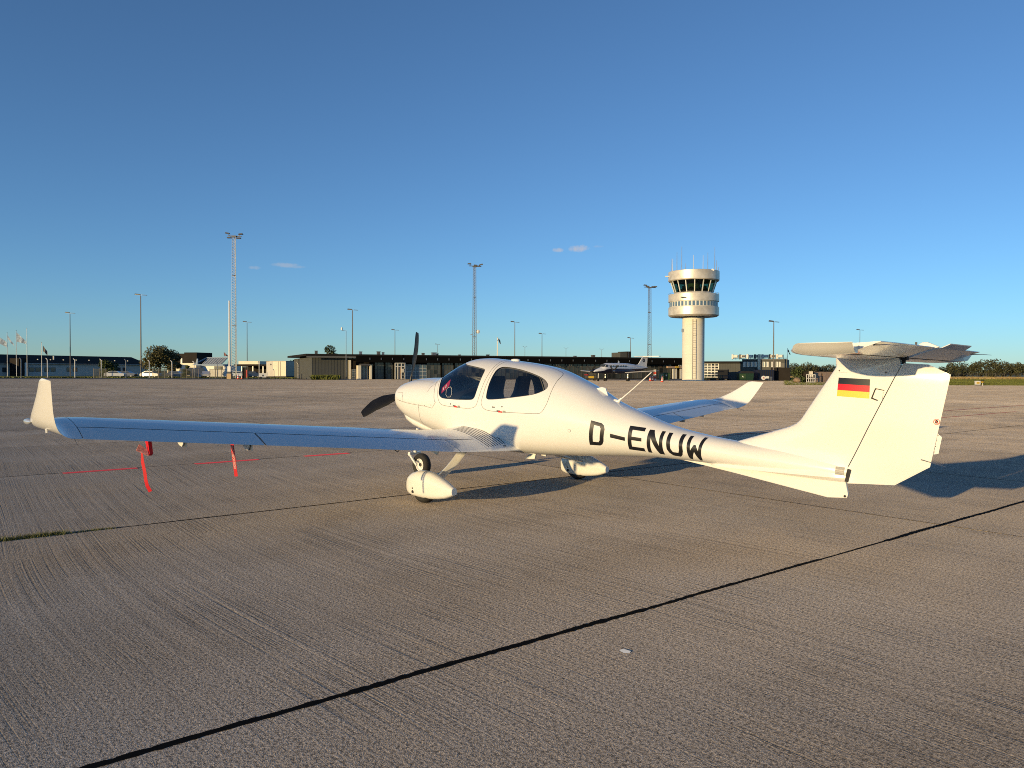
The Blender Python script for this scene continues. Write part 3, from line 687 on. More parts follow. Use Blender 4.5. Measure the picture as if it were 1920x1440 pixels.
def elev_pt(u, y, h): return np.array([5.075+u*math.cos(UPA)-h*math.sin(UPA), y, ZS+.004+u*math.sin(UPA)+h*math.cos(UPA)])
for s in (-1, 1):
    rings = []
    for y, te in ((.06, .27), (.5, .275), (1.0, .28), (1.405, .275)):
        r = [elev_pt(u, s*y, h) for u, h in ((-.012, .014), (.004, .036), (.06, .033), (.15, .019), (te, .0025), (te, -.0025), (.15, -.019), (.06, -.033), (.004, -.036), (-.012, -.014))]; rings.append(r)
    el = MB().loft(rings).build('elevator', WHITE, plane, 45)
    mb = MB(); mb.tube([elev_pt(.20, s*1.36, -.012), elev_pt(.30, s*1.36, -.030), elev_pt(.38, s*1.36, -.055)], [.005, .0035, .002], 6); mb.build('static_wick', METAL, el)
    mb = MB(); mb.tube([elev_pt(-.012, s*.05, -.035), elev_pt(-.012, s*1.38, -.033)], .004, 6); mb.build('hinge_gap', BLACK, stab)
mb = MB(); mb.prism([(5.335, .12, 1.850), (5.345, .85, 1.850), (5.44, .70, 1.885), (5.42, .10, 1.885)], (.002, 0, .008)); mb.build('trim_tab', WHITE, plane)
mb = MB(); mb.prism([(5.10, -.02, 1.83), (5.225, -.02, 1.905), (5.27, -.02, 1.905), (5.37, -.02, 1.86), (5.30, -.02, 1.84)], (0, .03, 0)); tb = mb.build('trim_fairing', WHITE, plane)
bv = tb.modifiers.new('bevel', 'BEVEL'); bv.width = .006; bv.segments = 2
mb = MB(); mb.box(5.18, 5.195, -.07, -.055, 1.84, 1.905); mb.build('trim_rod', DARKGREY, plane)
mb = MB(); mb.box(5.05, 5.10, -.03, .03, 1.745, 1.80); mb.box(5.05, 5.08, -.012, .012, 1.71, 1.75); mb.build('elevator_hinge', BLACK, plane)
mb = MB(); mb.box(4.80, 4.88, -.60, -.46, ZS+.050, ZS+.062); mb.build('stabilizer_plate', WHITE, stab)

# ---- wings
def Wk(k):
    i = min(max(int(k), 0), len(WS)-2); f = k-i
    def arr(j): j = min(max(j, 0), len(WS)-1); a = WS[j]; return np.array([*a[0], *a[1], a[2], a[3]])
    if i < 9: q = arr(i)*(1-f)+arr(i+1)*f
    else:
        p0, p1, p2, p3 = arr(i-1 if i > 9 else i), arr(i), arr(i+1), arr(i+2)
        q = .5*((2*p1)+(-p0+p2)*f+(2*p0-5*p1+4*p2-p3)*f*f+(-p0+3*p1-3*p2+p3)*f**3)
    return q[:3], q[3:6], q[6], q[7]
def Wp(k, t, side, sgn):
    le, te, th, ca = Wk(k); d = te-le; c = np.linalg.norm(d); a = R(ca); up = np.array([0, -math.sin(a), math.cos(a)]); up = up-d/c*(up@d)/c; up /= np.linalg.norm(up)
    fade = 1 if ca < 10 else max(0, 1-(ca-10)/60)
    o = float(camber(np.array(t)))*fade+side*(float(thick(np.array(t)))*th+.0008)
    p = le+d*t+up*c*o; y = p[1]
    if y < 1.35: # the stub is flatter and swells into the fuselage
        base = _z(1.35)-(1.35-y)*.035; p[2] += base-_z(y)
        if y < .95 and side > 0: p[2] += .06*((.95-y)/.42)**2*math.sin(PI*min(1, max(0, t*.9+.08)))**.7
    return np.array([p[0], sgn*p[1], p[2]])
def wing_piece(name, k0, k1, t0, t1, sgn, nk, nt, m, parent, smooth=40):
    ks = np.linspace(k0, k1, nk); ts = t0+(t1-t0)*((1-np.cos(np.linspace(0, PI, nt)))/2 if t0 < .01 else np.linspace(0, 1, nt)); rings = []
    for k in ks:
        r = [Wp(k, t, 1, sgn) for t in ts]+[Wp(k, t, -1, sgn) for t in ts[::-1]]; rings.append(r)
    return MB().loft(rings).build(name, m, parent, smooth)
LENS = mat('clear_lamp_lens', (.75, .78, .80), .08, .6)
for sgn in (-1, 1):
    w = wing_piece('wing', 2.02, 9.95, 0, .745, sgn, 60, 26, WHITE, plane)
    wing_piece('wing_root', 0.0, 2.0, 0, 1, sgn, 18, 30, WHITE, w)
    wing_piece('wing_fairing', 2.02, 3.24, .752, 1, sgn, 8, 10, WHITE, w)
    wing_piece('flap', 3.27, 6.77, .752, 1, sgn, 26, 10, WHITE, w)
    ail = wing_piece('aileron', 6.80, 9.93, .752, 1, sgn, 26, 10, WHITE, w)
    tip = wing_piece('winglet', 9.97, 17, 0, 1, sgn, 44, 28, WHITE, w, 50)
    for ka, kb in ((2.05, 6.77), (6.80, 9.93)):      # dark gap ahead of flap and aileron
        L, Rr = [], []
        for k in np.linspace(ka, kb, 40): L.append(Wp(k, .7435, 1, sgn)+np.array([0, 0, .0008])); Rr.append(Wp(k, .7535, 1, sgn)+np.array([0, 0, .0008]))
        mesh_obj('hinge_gap', L+Rr, [(i_, i_+1, 41+i_, 40+i_) for i_ in range(39)], SEAM, w)
    L, Rr = [], []
    for t in np.linspace(.755, .998, 14): L.append(Wp(6.781, t, 1, sgn)+np.array([0, 0, .001])); Rr.append(Wp(6.790, t, 1, sgn)+np.array([0, 0, .001]))
    mesh_obj('aileron_gap', L+Rr, [(i_, i_+1, 15+i_, 14+i_) for i_ in range(13)], SEAM, w)
    # lamp at the leading edge of the tip
    c = Wp(11.7, .015, 1, sgn); mb = MB()
    mb.lathe([(.001, -.10), (.016, -.085), (.024, -.045), (.027, .0), (.022, .06), (.001, .10)], 16, (-.16, sgn*5.735, 1.135), 'x'); mb.build('position_lamp', LENS, w, 50)
    p = Wp(10.6, 1, 1, sgn); mb = MB(); mb.tube([p, p+np.array([.06, sgn*.008, -.012]), p+np.array([.15, sgn*.02, -.04])], [.0035, .0025, .0018], 6); mb.build('static_wick', DARKGREY, ail)
    p = Wp(12.2, .62, -1, sgn); mb = MB(); mb.tube([p, p+np.array([.01, 0, -.035])], .008, 8); mb.build('drain_tube', WHITE, w)
    # hinge brackets hanging below the trailing edge
    for k, x, dz, hh in ((7.72, .30, .0, .062), (6.92, .30, .0, .080)):
        q = Wp(k, .86, -1, sgn); mb = MB(); mb.prism([(q[0]-.16, q[1]-.011, q[2]+.01), (q[0]+.04, q[1]-.011, q[2]+.01), (q[0]+.03, q[1]-.011, q[2]-hh*.55), (q[0]-.0, q[1]-.011, q[2]-hh), (q[0]-.06, q[1]-.011, q[2]-hh*.8)], (0, .012, 0)); b = mb.build('hinge_bracket', WHITE, w)
        mb = MB(); mb.box(q[0]-.03, q[0]+.06, q[1]+.004, q[1]+.014, q[2]-hh, q[2]+.01); mb.build('hinge_arm', METAL, b)
    q = Wp(3.5, .80, -1, sgn); mb = MB(); mb.prism([(q[0]-.30, q[1], q[2]+.015), (q[0]+.14, q[1], q[2]+.015), (q[0]+.0, q[1], q[2]-.02), (q[0]-.02, q[1], q[2]-.085)], (0, .02, 0)); mb.build('flap_fairing', WHITE, w)
    q = Wp(4.42, .70, -1, sgn); mb = MB(); mb.tube([q, q+np.array([.01, .0, -.05])], .010, 8); mb.tube([q+np.array([0, 0, -.045]), q+np.array([.03, .03, -.075]), q+np.array([.02, .06, -.05])], .006, 6); mb.build('tie_down_ring', DARKGREY, w)
    if sgn < 0:   # anti-slip strips on the stub, filler cap, small fuel marks
        for i in range(8):
            y0 = .565+.040*i; k = np.interp(y0, (.30, .62, .9, 1.2), (0, 1, 2, 3)); L, Rr = [], []
            for t in np.linspace(.30+.012*i, .90+.004*i, 24):
                for lst, dk in ((L, -.018), (Rr, .018)):
                    p = Wp(k+dk, t, 1, sgn); lst.append(p+np.array([0, 0, .0016]))
            mesh_obj('anti_slip_strip', L+Rr, [(i_, i_+1, 24+i_+1, 24+i_) for i_ in range(23)], SEAM, w)
        for k, t in ((.95, .93),):
            p = Wp(k, t, 1, sgn)+np.array([0, 0, .003]); mesh_obj('drain_cover', [p+np.array([.022*math.cos(a), .022*math.sin(a), -.16*.022*math.cos(a)]) for a in np.linspace(0, 2*PI, 14, endpoint=False)], [tuple(range(14))], SEAM, w)
        # joint between tip and wing, seen from above
    L, Rr = [], []
    for t in np.linspace(.02, .985, 30):
        for lst, dk in ((L, -.012), (Rr, .012)): lst.append(Wp(9.96+dk, t, 1, sgn)+np.array([0, 0, .0012]))
    mesh_obj('tip_joint', L+Rr, [(i_, i_+1, 31+i_, 30+i_) for i_ in range(29)], SEAM, w)

# ---- undercarriage
def wheel(name, c, r, wd, parent, spat=False):
    root = bpy.data.objects.new(name, None); root.location = c; link(root, parent)
    h = wd/2; mb = MB(); mb.lathe([(r*.52, -h*.55), (r*.60, -h*.86), (r*.78, -h), (r*.92, -h*.80), (r*.985, -h*.45), (r, -h*.12), (r, h*.12), (r*.985, h*.45), (r*.92, h*.80), (r*.78, h), (r*.60, h*.86), (r*.52, h*.55)], 40, (0, 0, 0), 'y'); mb.build('tyre', RUBBER, root, 40)
    mb = MB(); mb.lathe([(.001, -h*.30), (r*.20, -h*.34), (r*.24, -h*.40), (r*.30, -h*.16), (r*.44, -h*.22), (r*.50, -h*.62), (r*.545, -h*.66), (r*.545, h*.66), (r*.5, h*.62), (r*.44, h*.22), (r*.001, h*.3)], 32, (0, 0, 0), 'y'); mb.build('rim', WHITEFLAT, root, 40)
    mb = MB(); mb.lathe([(.001, -h*.62), (r*.12, -h*.60), (r*.16, -h*.4), (r*.16, 0)], 14, (0, 0, 0), 'y'); mb.build('axle_nut', DARKGREY, root, 40)
    return root
def fairing(c, s):
    rings = []
    for x, zt, zb, w in ((-.345, .225, .185, .012), (-.325, .275, .140, .045), (-.28, .318, .090, .072), (-.20, .362, .070, .094), (-.08, .395, .060, .107), (.05, .399, .058, .110), (.18, .384, .064, .104), (.30, .345, .078, .088), (.42, .298, .100, .068), (.50, .262, .128, .052), (.552, .236, .152, .042)):
        zc, h = (zt+zb)/2, (zt-zb)/2; r = []
        for q in np.linspace(0, 2*PI, 32, endpoint=False):
            cq, sq = math.cos(q), math.sin(q); ez = .82 if sq > 0 else .55; r.append((x, w*math.copysign(abs(cq)**.78, cq), zc+h*math.copysign(abs(sq)**ez, sq)))
        rings.append(r)
    return MB().loft(rings).build('wheel_fairing', WHITE, plane, 55, Matrix.Translation((c[0], c[1], c[2])))
for s in (-1, 1):
    dz = s*AR*1.485*1.0
    f = fairing((0, s*1.485, dz), s)
    wh = wheel('main_wheel', (0, s*1.485, .190+dz), .190, .15, plane)
    # joint round the nose of the spat, inspection holes
    for y in (s,):
        for xx, zz, rr in ((-.115, .135, .018), (-.118, .178, .009)):
            mb = MB(); mb.lathe([(.001, 0), (rr, 0), (rr, .010)], 14, (xx, -1.485*1 if s < 0 else 1.485, zz+dz), 'y')
            for i, v in enumerate(mb.V): mb.V[i] = (v[0], s*1.485-.1085-(v[1]-s*1.485 if False else (0 if abs(v[1]-s*1.485) < 1e-6 else -.01)), v[2])
            mb.build('inspection_hole', BLACK, f)
    L, Rr = [], []
    for q in np.linspace(-PI*.5, PI*.5, 30):
        for lst, xo in ((L, -.292), (Rr, -.284)):
            cq, sq = math.cos(q), math.sin(q); zc, h, w = .206, .112, .0715; ez = .82 if sq > 0 else .55
            lst.append((xo, s*1.485-(w*abs(cq)**.78+.0015), zc+dz+(h+.001)*math.copysign(abs(sq)**ez, sq)))
    mesh_obj('spat_joint', L+Rr, [(i, i+1, 31+i, 30+i) for i in range(29)], SEAM, f)
    # sprung leg, a flat tapered strut
    rings = []
    for t in np.linspace(0, 1, 9):
        p = np.array([-.20+.30*t, s*(.66+.70*t), .585+dz*t-.29*t-.03*math.sin(PI*t)]); hw = .092-.012*t; rings.append([p+np.array([hw*math.cos(q)*(1 if math.cos(q) < 0 else 1), s*.011*math.sin(q)*.5, .014*math.sin(q)]) for q in np.linspace(0, 2*PI, 14, endpoint=False)])
    MB().loft(rings).build('main_leg', WHITE, plane, 50)
nw = wheel('nose_wheel', (-1.92, 0, .178), .178, .13, plane)
ng = MB(); ng.tube([(-2.02, 0, .74), (-2.06, 0, .50), (-2.08, 0, .36)], [.030, .028, .030], 12); ng = ng.build('nose_leg', WHITE, plane, 40)
for s in (-1, 1):
    mb = MB(); mb.bar((-2.10, s*.10, .335), (-1.92, s*.10, .178), .030, .022, (0, 1, 0)); mb.lathe([(.001, -.014), (.024, -.014), (.024, .014), (.001, .014)], 14, (-2.10, s*.10, .335), 'y'); mb.build('nose_fork', WHITE, ng, 40)
mb = MB(); mb.bar((-2.095, -.11, .345), (-2.095, .11, .345), .05, .04); mb.build('fork_crown', WHITE, ng)
mb = MB(); mb.tube([(-2.12, -.03, .50), (-2.20, -.03, .42), (-2.11, -.03, .35)], .010, 8); mb.build('torque_link', METAL, ng)

# ---- roof and belly fittings
def on_top(x): return sec(x)[0]
mb = MB(); x = .10; z = on_top(x)
mb.loft([[(x+dx*k, dy*k, z-.012+h) for dx, dy in [(.075*math.cos(q), .05*math.sin(q)) for q in np.linspace(0, 2*PI, 18, endpoint=False)]] for h, k in ((0, 1), (.022, .98), (.032, .85), (.036, .5))]).build('gps_antenna', WHITE, fus, 45)
mb = MB(); z0 = on_top(1.60); mb.prism([(1.50, -.012, on_top(1.50)-.01), (1.60, -.012, z0+.055), (1.655, -.012, z0+.045), (1.70, -.012, on_top(1.70)-.01)], (0, .024, 0)); a = mb.build('blade_antenna', WHITE, fus); bv = a.modifiers.new('bevel', 'BEVEL'); bv.width = .007; bv.segments = 2
z0 = on_top(1.86); mb = MB(); mb.tube([(1.80, 0, on_top(1.80)-.02), (1.855, 0, z0+.010), (1.89, 0, z0+.05)], [.040, .022, .010], 12); mb.tube([(1.88, 0, z0+.035), (2.06, 0, z0+.165), (2.32, 0, z0+.365)], [.009, .0075, .006], 8); mb.build('whip_antenna', WHITE, fus, 50)
mb = MB(); mb.prism([(.375, -.10, .462), (.566, -.10, .480), (.592, -.10, .56), (.50, -.10, .56)], (0, .02, 0)); mb.build('belly_antenna', WHITE, fus)
mb = MB(); mb.tube([(.75, -.16, .555), (.83, -.16, .548)], .014, 8); mb.build('belly_drain', WHITE, fus)

# ---- cabin
cab = bpy.data.objects.new('cabin', None); cab.location = (0, 0, 0); link(cab, plane)
def seat(name, x, y, w=.40, h=.85, m=SEATM):
    rings = []
    for t, ww, th in ((0, .90, .10), (.12, 1.0, .13), (.40, 1.0, .11), (.62, .94, .10), (.72, .72, .085), (.78, .66, .085), (.94, .66, .08), (1.0, .52, .05)):
        cx, cz = x+.24*t, .72+h*t; rings.append([(cx+th/2*math.copysign(abs(math.sin(q))**.6, math.sin(q)), y+w/2*ww*math.copysign(abs(math.cos(q))**.45, math.cos(q)), cz) for q in np.linspace(0, 2*PI, 24, endpoint=False)])
    s_ = MB().loft(rings).build(name, m, cab, 45)
    mb = MB(); mb.hexa([(x-.42, y-w/2, .70), (x+.05, y-w/2, .66), (x+.05, y+w/2, .66), (x-.42, y+w/2, .70), (x-.42, y-w/2, .84), (x+.05, y-w/2, .80), (x+.05, y+w/2, .80), (x-.42, y+w/2, .84)]); mb.build('seat_cushion', m, s_)
    return s_
seat('front_seat', -.21, -.25); seat('front_seat', -.21, .25); 
BROWN = mat('brown_seat_shell', (.10, .06, .04), .6)
seat('rear_seat', .62, -.20, .40, .66, BROWN); seat('rear_seat', .62, .20, .40, .66, BROWN)
mb = MB(); mb.hexa([(-1.05, -.44, .75), (-.62, -.50, .75), (-.62, .50, .75), (-1.05, .44, .75), (-1.05, -.40, 1.24), (-.66, -.47, 1.18), (-.66, .47, 1.18), (-1.05, .40, 1.24)]); mb.build('instrument_panel', BLACK, cab)
rings = [[(x, w*math.cos(q), z0+h*math.sin(q)) for q in np.linspace(0, PI, 20)] for x, w, z0, h in ((-1.06, .40, 1.20, .07), (-.90, .46, 1.20, .15), (-.60, .50, 1.18, .22), (-.56, .49, 1.16, .20))]
mb = MB(); mb.loft(rings, False, False); mb.build('glare_shield', BLACK, cab, 60)
mb = MB(); mb.box(-1.0, 1.1, -.36, .36, .66, .68); mb.build('cabin_floor', LINER, cab)
# red placard behind the windshield and the storm window frame
pl = [(-.842, 2.80), (-.862, 2.655), (-.735, 2.47), (-.700, 2.645)]
P = [S(*q)-Snorm(S(*q))*.03 for q in pl]; card = mesh_obj('warning_card', P, [(0, 1, 2, 3)], mat('red_card', (.55, .02, .06), .5), cab)
P0, P1, P2, P3 = P
for k in range(2):
    a, b = .2+.3*k, .32+.3*k; q = [P0*(1-a)+P3*a, P0*(1-b)+P3*b, P1*(1-b)+P2*b, P1*(1-a)+P2*a]; q = [(q[0]*.8+q[3]*.2), (q[1]*.8+q[2]*.2), (q[1]*.3+q[2]*.7), (q[0]*.3+q[3]*.7)]
    mesh_obj('card_text_line', [p+np.array([0, -.004, .002]) for p in q], [(0, 1, 2, 3)], WHITEFLAT, card)
ribbon('storm_window_frame', rounded([(-.70, 2.71), (-.585, 2.69), (-.545, 2.90), (-.68, 2.905)], it=1), .004, WHITEFLAT, can, .001)

# ---- covers and streamers hanging on the aeroplane (things of their own)
def text_mesh(name, s, size, m, parent, xf):
    cu = bpy.data.curves.new('txt', 'FONT'); cu.body = s; cu.size = size; cu.align_x = 'LEFT'; cu.fill_mode = 'FRONT'
    to = bpy.data.objects.new('txt', cu); COL.objects.link(to); dg = bpy.context.evaluated_depsgraph_get(); me = bpy.data.meshes.new_from_object(to.evaluated_get(dg))
    bpy.data.objects.remove(to); me.transform(xf); me.materials.clear(); me.materials.append(m); me.name = name
    return link(bpy.data.objects.new(name, me), parent)
pc = empty('pitot_cover', (0, 0, 0), 0, 'red pitot cover with a plain red streamer hanging under the left wing', 'pitot cover')
mb = MB(); mb.prism([(.10, -4.850, .985), (.17, -4.850, .985), (.165, -4.835, .87), (.13, -4.835, .85)], (.0, .032, 0)); mb.build('sleeve', CANVAS_RED, pc)
TAGM = mat('red_white_tag', (.80, .30, .26), .6, var=.5, vscale=45)
mb = MB(); mb.prism([(.14, -4.945, .905), (.13, -4.915, .960), (.15, -4.850, .900), (.16, -4.845, .850)], (.002, .003, .004)); mb.build('tag', TAGM, pc)
pts = [(.14, -4.895, .90), (.145, -4.890, .80), (.15, -4.872, .70), (.152, -4.866, .64), (.155, -4.854, .585), (.16, -4.828, .53)]
L, Rr = [], []
for i, p in enumerate(pts): w = .006 if i == 0 else .0145; L.append((p[0]-w*.7, p[1]-w*.72, p[2]-.003*i)); Rr.append((p[0]+w*.7, p[1]+w*.72, p[2]))
def strip_solid(L, Rr):
    n = len(L); V = [np.array(p) for p in L]+[np.array(p) for p in Rr]; off = np.array([-.0012, .0012, 0]); V2 = [v+off for v in V]; b = 2*n
    F = [(k, k+1, n+k+1, n+k) for k in range(n-1)]+[(b+n+k, b+n+k+1, b+k+1, b+k) for k in range(n-1)]
    F += [(k+1, k, b+k, b+k+1) for k in range(n-1)]+[(n+k, n+k+1, b+n+k+1, b+n+k) for k in range(n-1)]+[(0, n, b+n, b), (2*n-1, n-1, b+n-1, b+2*n-1)]
    return V+V2, F
V, F = strip_solid(L, Rr); mesh_obj('streamer', V, F, CANVAS_RED, pc, 60)
st = empty('warning_streamer', (0, 0, 0), 0, 'red streamer with white letters hanging below the flap of the left wing', 'streamer')
top, bot = np.array([.10, -4.02, .90]), np.array([.10, -3.978, .575]); ax_ = (bot-top)/np.linalg.norm(bot-top); wd = np.array([.72, .69, 0]); wd -= ax_*(wd@ax_); wd /= np.linalg.norm(wd)
L = [top+(bot-top)*t-wd*.0165 for t in np.linspace(0, 1, 5)]; Rr = [top+(bot-top)*t+wd*.0165 for t in np.linspace(0, 1, 5)]
V, F = strip_solid(L, Rr); mesh_obj('ribbon', V, F, CANVAS_RED, st, 60)
nrm = np.cross(ax_, -wd); nrm = nrm if nrm@(CAM-top) > 0 else -nrm
yv = np.cross(nrm, ax_)
xf = Matrix(((ax_[0], yv[0], nrm[0], 0), (ax_[1], yv[1], nrm[1], 0), (ax_[2], yv[2], nrm[2], 0), (0, 0, 0, 1)))
org = top+ax_*.012-yv*.0112+nrm*.0035; xf.translation = Vector(org)
text_mesh('lettering', 'REMOVE BEFORE FLIGHT', .0330, WHITEFLAT, st, xf @ Matrix.Diagonal((.66, 1, 1, 1)))

# ================================================================== BACKGROUND
CLAD = mat('grey_green_cladding', (.072, .075, .068), .75, var=.08, vscale=.5)
DARKCLAD = mat('charcoal_cladding', (.026, .022, .019), .85, var=.15, vscale=.6, spec=.12)
BLACKFASCIA = mat('black_fascia', (.0035, .0033, .003), .9, spec=.1)
ROOFM = mat('roof_felt', (.022, .021, .020), .95, var=.15, vscale=.6, spec=.1)
ROOFGREY = mat('grey_roof_edge', (.12, .12, .115), .8)
WHITEWALL = mat('white_render_wall', (.56, .53, .47), .7, var=.05, vscale=.8)
CREAM = mat('cream_panel', (.72, .66, .52), .6, var=.05, vscale=.6)
FRAMEW = mat('white_window_frame', (.70, .68, .62), .5)
FRAMED = mat('dark_window_frame', (.085, .083, .078), .5)
PANE = mat('window_glass', (.048, .056, .058), .08, spec=.8)
PANES = [PANE, mat('grey_window_glass', (.085, .092, .09), .08, spec=.8), mat('dim_window_glass', (.020, .024, .026), .08, spec=.8)]
PANEB = mat('blue_window_glass', (.10, .16, .22), .08, spec=.9)
GALV = mat('galvanised_steel', (.30, .31, .32), .45, .7, var=.15, vscale=2)
POLEM = mat('weathered_pole', (.13, .115, .105), .6, .2)
WHITEPOLE = mat('white_pole_paint', (.72, .71, .68), .4)
TOWERC = mat('painted_tower_concrete', (.74, .70, .60), .75, var=.06, vscale=.35)
ALU = mat('anodised_band', (.70, .64, .54), .42, .35, var=.18, vscale=.9)
LAMPM = mat('lamp_housing', (.10, .10, .10), .5)
ORANGE = mat('cone_orange', (.80, .06, .02), .5); CONEW = mat('cone_white', (.80, .78, .74), .5)
BARK = mat('bark', (.055, .042, .030), .9)
def leafmat(name, c): return mat(name, c, .7, var=.45, vscale=3.0)
LEAF1 = leafmat('autumn_leaves', (.080, .072, .020)); LEAF2 = leafmat('dark_green_leaves', (.045, .062, .018)); LEAF3 = leafmat('pine_leaves', (.060, .062, .024)); LEAF4 = leafmat('bush_leaves', (.055, .075, .018))
GREENBIN = mat('green_bin_steel', (.030, .065, .020), .5, var=.2, vscale=3)
DARKGREEN = mat('dark_green_skip', (.012, .040, .022), .5)
NAVY = mat('navy_paint', (.012, .016, .045), .35)
YELLOWP = mat('yellow_paint', (.55, .36, .03), .5)
REDB = mat('red_enamel', (.45, .02, .02), .45)
CARW = mat('white_car_paint', (.50, .50, .50), .25, coat=.5); CARB = mat('dark_blue_car_paint', (.02, .028, .055), .25, coat=.5); CARS = mat('silver_car_paint', (.38, .39, .40), .3, .5)
WOODB = mat('weathered_pink_boards', (.40, .28, .20), .8, var=.2, vscale=2)
SKYBLUE = mat('blue_steel_frame', (.07, .16, .30), .5)

class Facade:
    """a straight wall line: columns px0/px1 seen at depths d0/d1; local u along it, n out towards the camera"""
    def __init__(s, px0, d0, px1, d1):
        s.A = at(px0, d0); s.B = at(px1, d1); s.U = (s.B-s.A).normalized(); s.L = (s.B-s.A).length; s.N = Vector((s.U.y, -s.U.x, 0))
        if s.N.dot(Vector((CAM[0], CAM[1], 0))-s.A) < 0: s.N = -s.N
        s.M = Matrix(((s.U.x, s.N.x, 0, s.A.x), (s.U.y, s.N.y, 0, s.A.y), (0, 0, 1, 0), (0, 0, 0, 1)))
    def u(s, px, off=0.0):
        d = FH+RH*(px-960)/FOC; O = s.A+s.N*off; den = d[0]*s.N.x+d[1]*s.N.y; t = ((O.x-CAM[0])*s.N.x+(O.y-CAM[1])*s.N.y)/den
        p = Vector((CAM[0]+d[0]*t, CAM[1]+d[1]*t, 0)); return (p-s.A).dot(s.U)
    def D(s, px):
        d = FH+RH*(px-960)/FOC; den = d[0]*s.N.x+d[1]*s.N.y; return ((s.A.x-CAM[0])*s.N.x+(s.A.y-CAM[1])*s.N.y)/den
    def z(s, px, py): return CAM[2]+(hor(px)-py)/FOC*s.D(px)
    def root(s, name, label, cat, group=None):
        o = empty(name, s.A, math.atan2(s.U.y, s.U.x), label, cat, group); s.flip = Matrix.Rotation(-math.atan2(s.U.y, s.U.x), 4, 'Z') @ Matrix.Translation(-s.A) @ s.M; return o
    def part(s, mb, name, m, parent, smooth=None): return mb.build(name, m, parent, smooth, s.flip)
    def piece(s, name, m, parent, u0, u1, n0, n1, z0, z1): return s.part(MB().box(u0, u1, n0, n1, z0, z1), name, m, parent)
def glazing(F, parent, px0, px1, z0, z1, cols, rows, off=0.0, frame=FRAMED, pane=PANE, fw=.06):
    """a glazed wall: each pane and the frame grid"""
    u0, u1 = F.u(px0), F.u(px1); du, dz = (u1-u0)/cols, (z1-z0)/rows
    for i in range(cols):
        for j in range(rows): F.piece('pane', pane if pane is not PANE else PANES[random.choice((0, 0, 1, 2, 1))], parent, u0+du*i+fw/2, u0+du*(i+1)-fw/2, off-.04, off-.01, z0+dz*j+fw/2, z0+dz*(j+1)-fw/2)
    mb = MB()
    for i in range(cols+1): mb.box(u0+du*i-fw/2, u0+du*i+fw/2, off-.08, off+.04, z0, z1)
    for j in range(rows+1): mb.box(u0-fw/2, u1+fw/2, off-.075, off+.035, z0+dz*j-fw/2, z0+dz*j+fw/2)
    return F.part(mb, 'window_frame', frame, parent)
def win(F, parent, px0, px1, py0, py1, frame=FRAMEW, pane=PANE, off=.02, fw=.08, mull=1):
    u0, u1 = F.u(px0), F.u(px1); m = (px0+px1)/2; z0, z1 = F.z(m, py1), F.z(m, py0)
    mb = MB(); mb.box(u0, u1, off, off+.05, z0, z0+fw); mb.box(u0, u1, off, off+.05, z1-fw, z1)
    for k in range(mull+1): uu = u0+(u1-u0-fw)*k/mull; mb.box(uu, uu+fw, off+.002, off+.052, z0+fw, z1-fw)
    w = F.part(mb, 'window', frame, parent); F.piece('pane', pane, w, u0+fw*.5, u1-fw*.5, off-.01, off+.02, z0+fw*.5, z1-fw*.5); return w

# ---- terminal: long low hall, black overhanging roof on the glazed side
T = Facade(582, 146, 1290, 181)
term = T.root('terminal_building', 'long low terminal with black overhanging roof and glazed front', 'building')
u_end = T.u(1288); uc = T.u(655); RZ = 4.75
T.piece('end_wall', CLAD, term, .3, uc, -24, -.02, 0, RZ-.55)
mb = MB()
for k in range(12): mb.box(.3+(uc-.3)*k/12, .3+(uc-.3)*k/12+.04, -.02, .01, 0, RZ-.56)
T.part(mb, 'cladding_ribs', CLAD, term)
T.piece('hall_core', DARKCLAD, term, uc+.1, u_end, -24, -.35, 0, RZ-.62)
mb = MB(); mb.box(-1.0, uc+1.0, -25, 1.2, RZ-.30, RZ+.10); mb.box(uc+1.0, u_end+.5, -25, 1.6, RZ-.16, RZ+.10); T.part(mb, 'roof', ROOFM, term)
T.piece('roof_edge', ROOFGREY, term, -.9, T.u(697), 1.2, 1.32, RZ-.62, RZ-.32)
T.piece('fascia', BLACKFASCIA, term, uc+1.02, u_end+.5, .9, 1.55, RZ-1.45, RZ-.17)
T.piece('soffit', BLACKFASCIA, term, uc, u_end, -.3, .9, RZ-1.0, RZ-.75)
for px in range(690, 1290, 21):
    u = T.u(px); T.piece('roof_bracket', GALV, term, u-.06, u+.06, 1.55, 1.66, RZ-.95, RZ-.55)
zt = RZ-1.02
T.piece('corner_column', CREAM, term, T.u(653), T.u(656.5), .3, .8, 0, RZ-1.05)
# glazed bays, pane by pane, between dark posts
bays = [(660, 672, 2, 4, FRAMEW, 1.95), (672, 700, 3, 1, FRAMED, 3.0), (702, 720, 3, 4, FRAMED, zt), (722, 737, 3, 4, FRAMED, zt), (757, 800, 6, 4, FRAMEW, 2.9), (800, 826, 4, 4, FRAMED, zt), (828, 850, 4, 4, FRAMED, zt)]
for a, b, c, r, fr, ztop in bays: glazing(T, term, a, b, .1, ztop, c, r, 0.0, fr, PANEB if fr is FRAMEW else PANE, .07)
for a in range(852, 1240, 24): glazing(T, term, a, a+22.5, .1, zt, 3, 3, 0.0, FRAMED, PANE, .07)
for px in (701, 721, 738, 755, 827, 851): u = T.u(px); T.piece('post', BLACKFASCIA, term, u-.14, u+.14, -.1, .25, 0, zt)
for px in (1042, 1066, 1138, 1165): u = T.u(px); mb = MB(); mb.lathe([(.30, -.05), (.42, 0), (.30, .05), (.24, 0), (.30, -.05)], 16, (u, .98, 3.0), 'y'); T.part(mb, 'wall_ring', FRAMED, term)
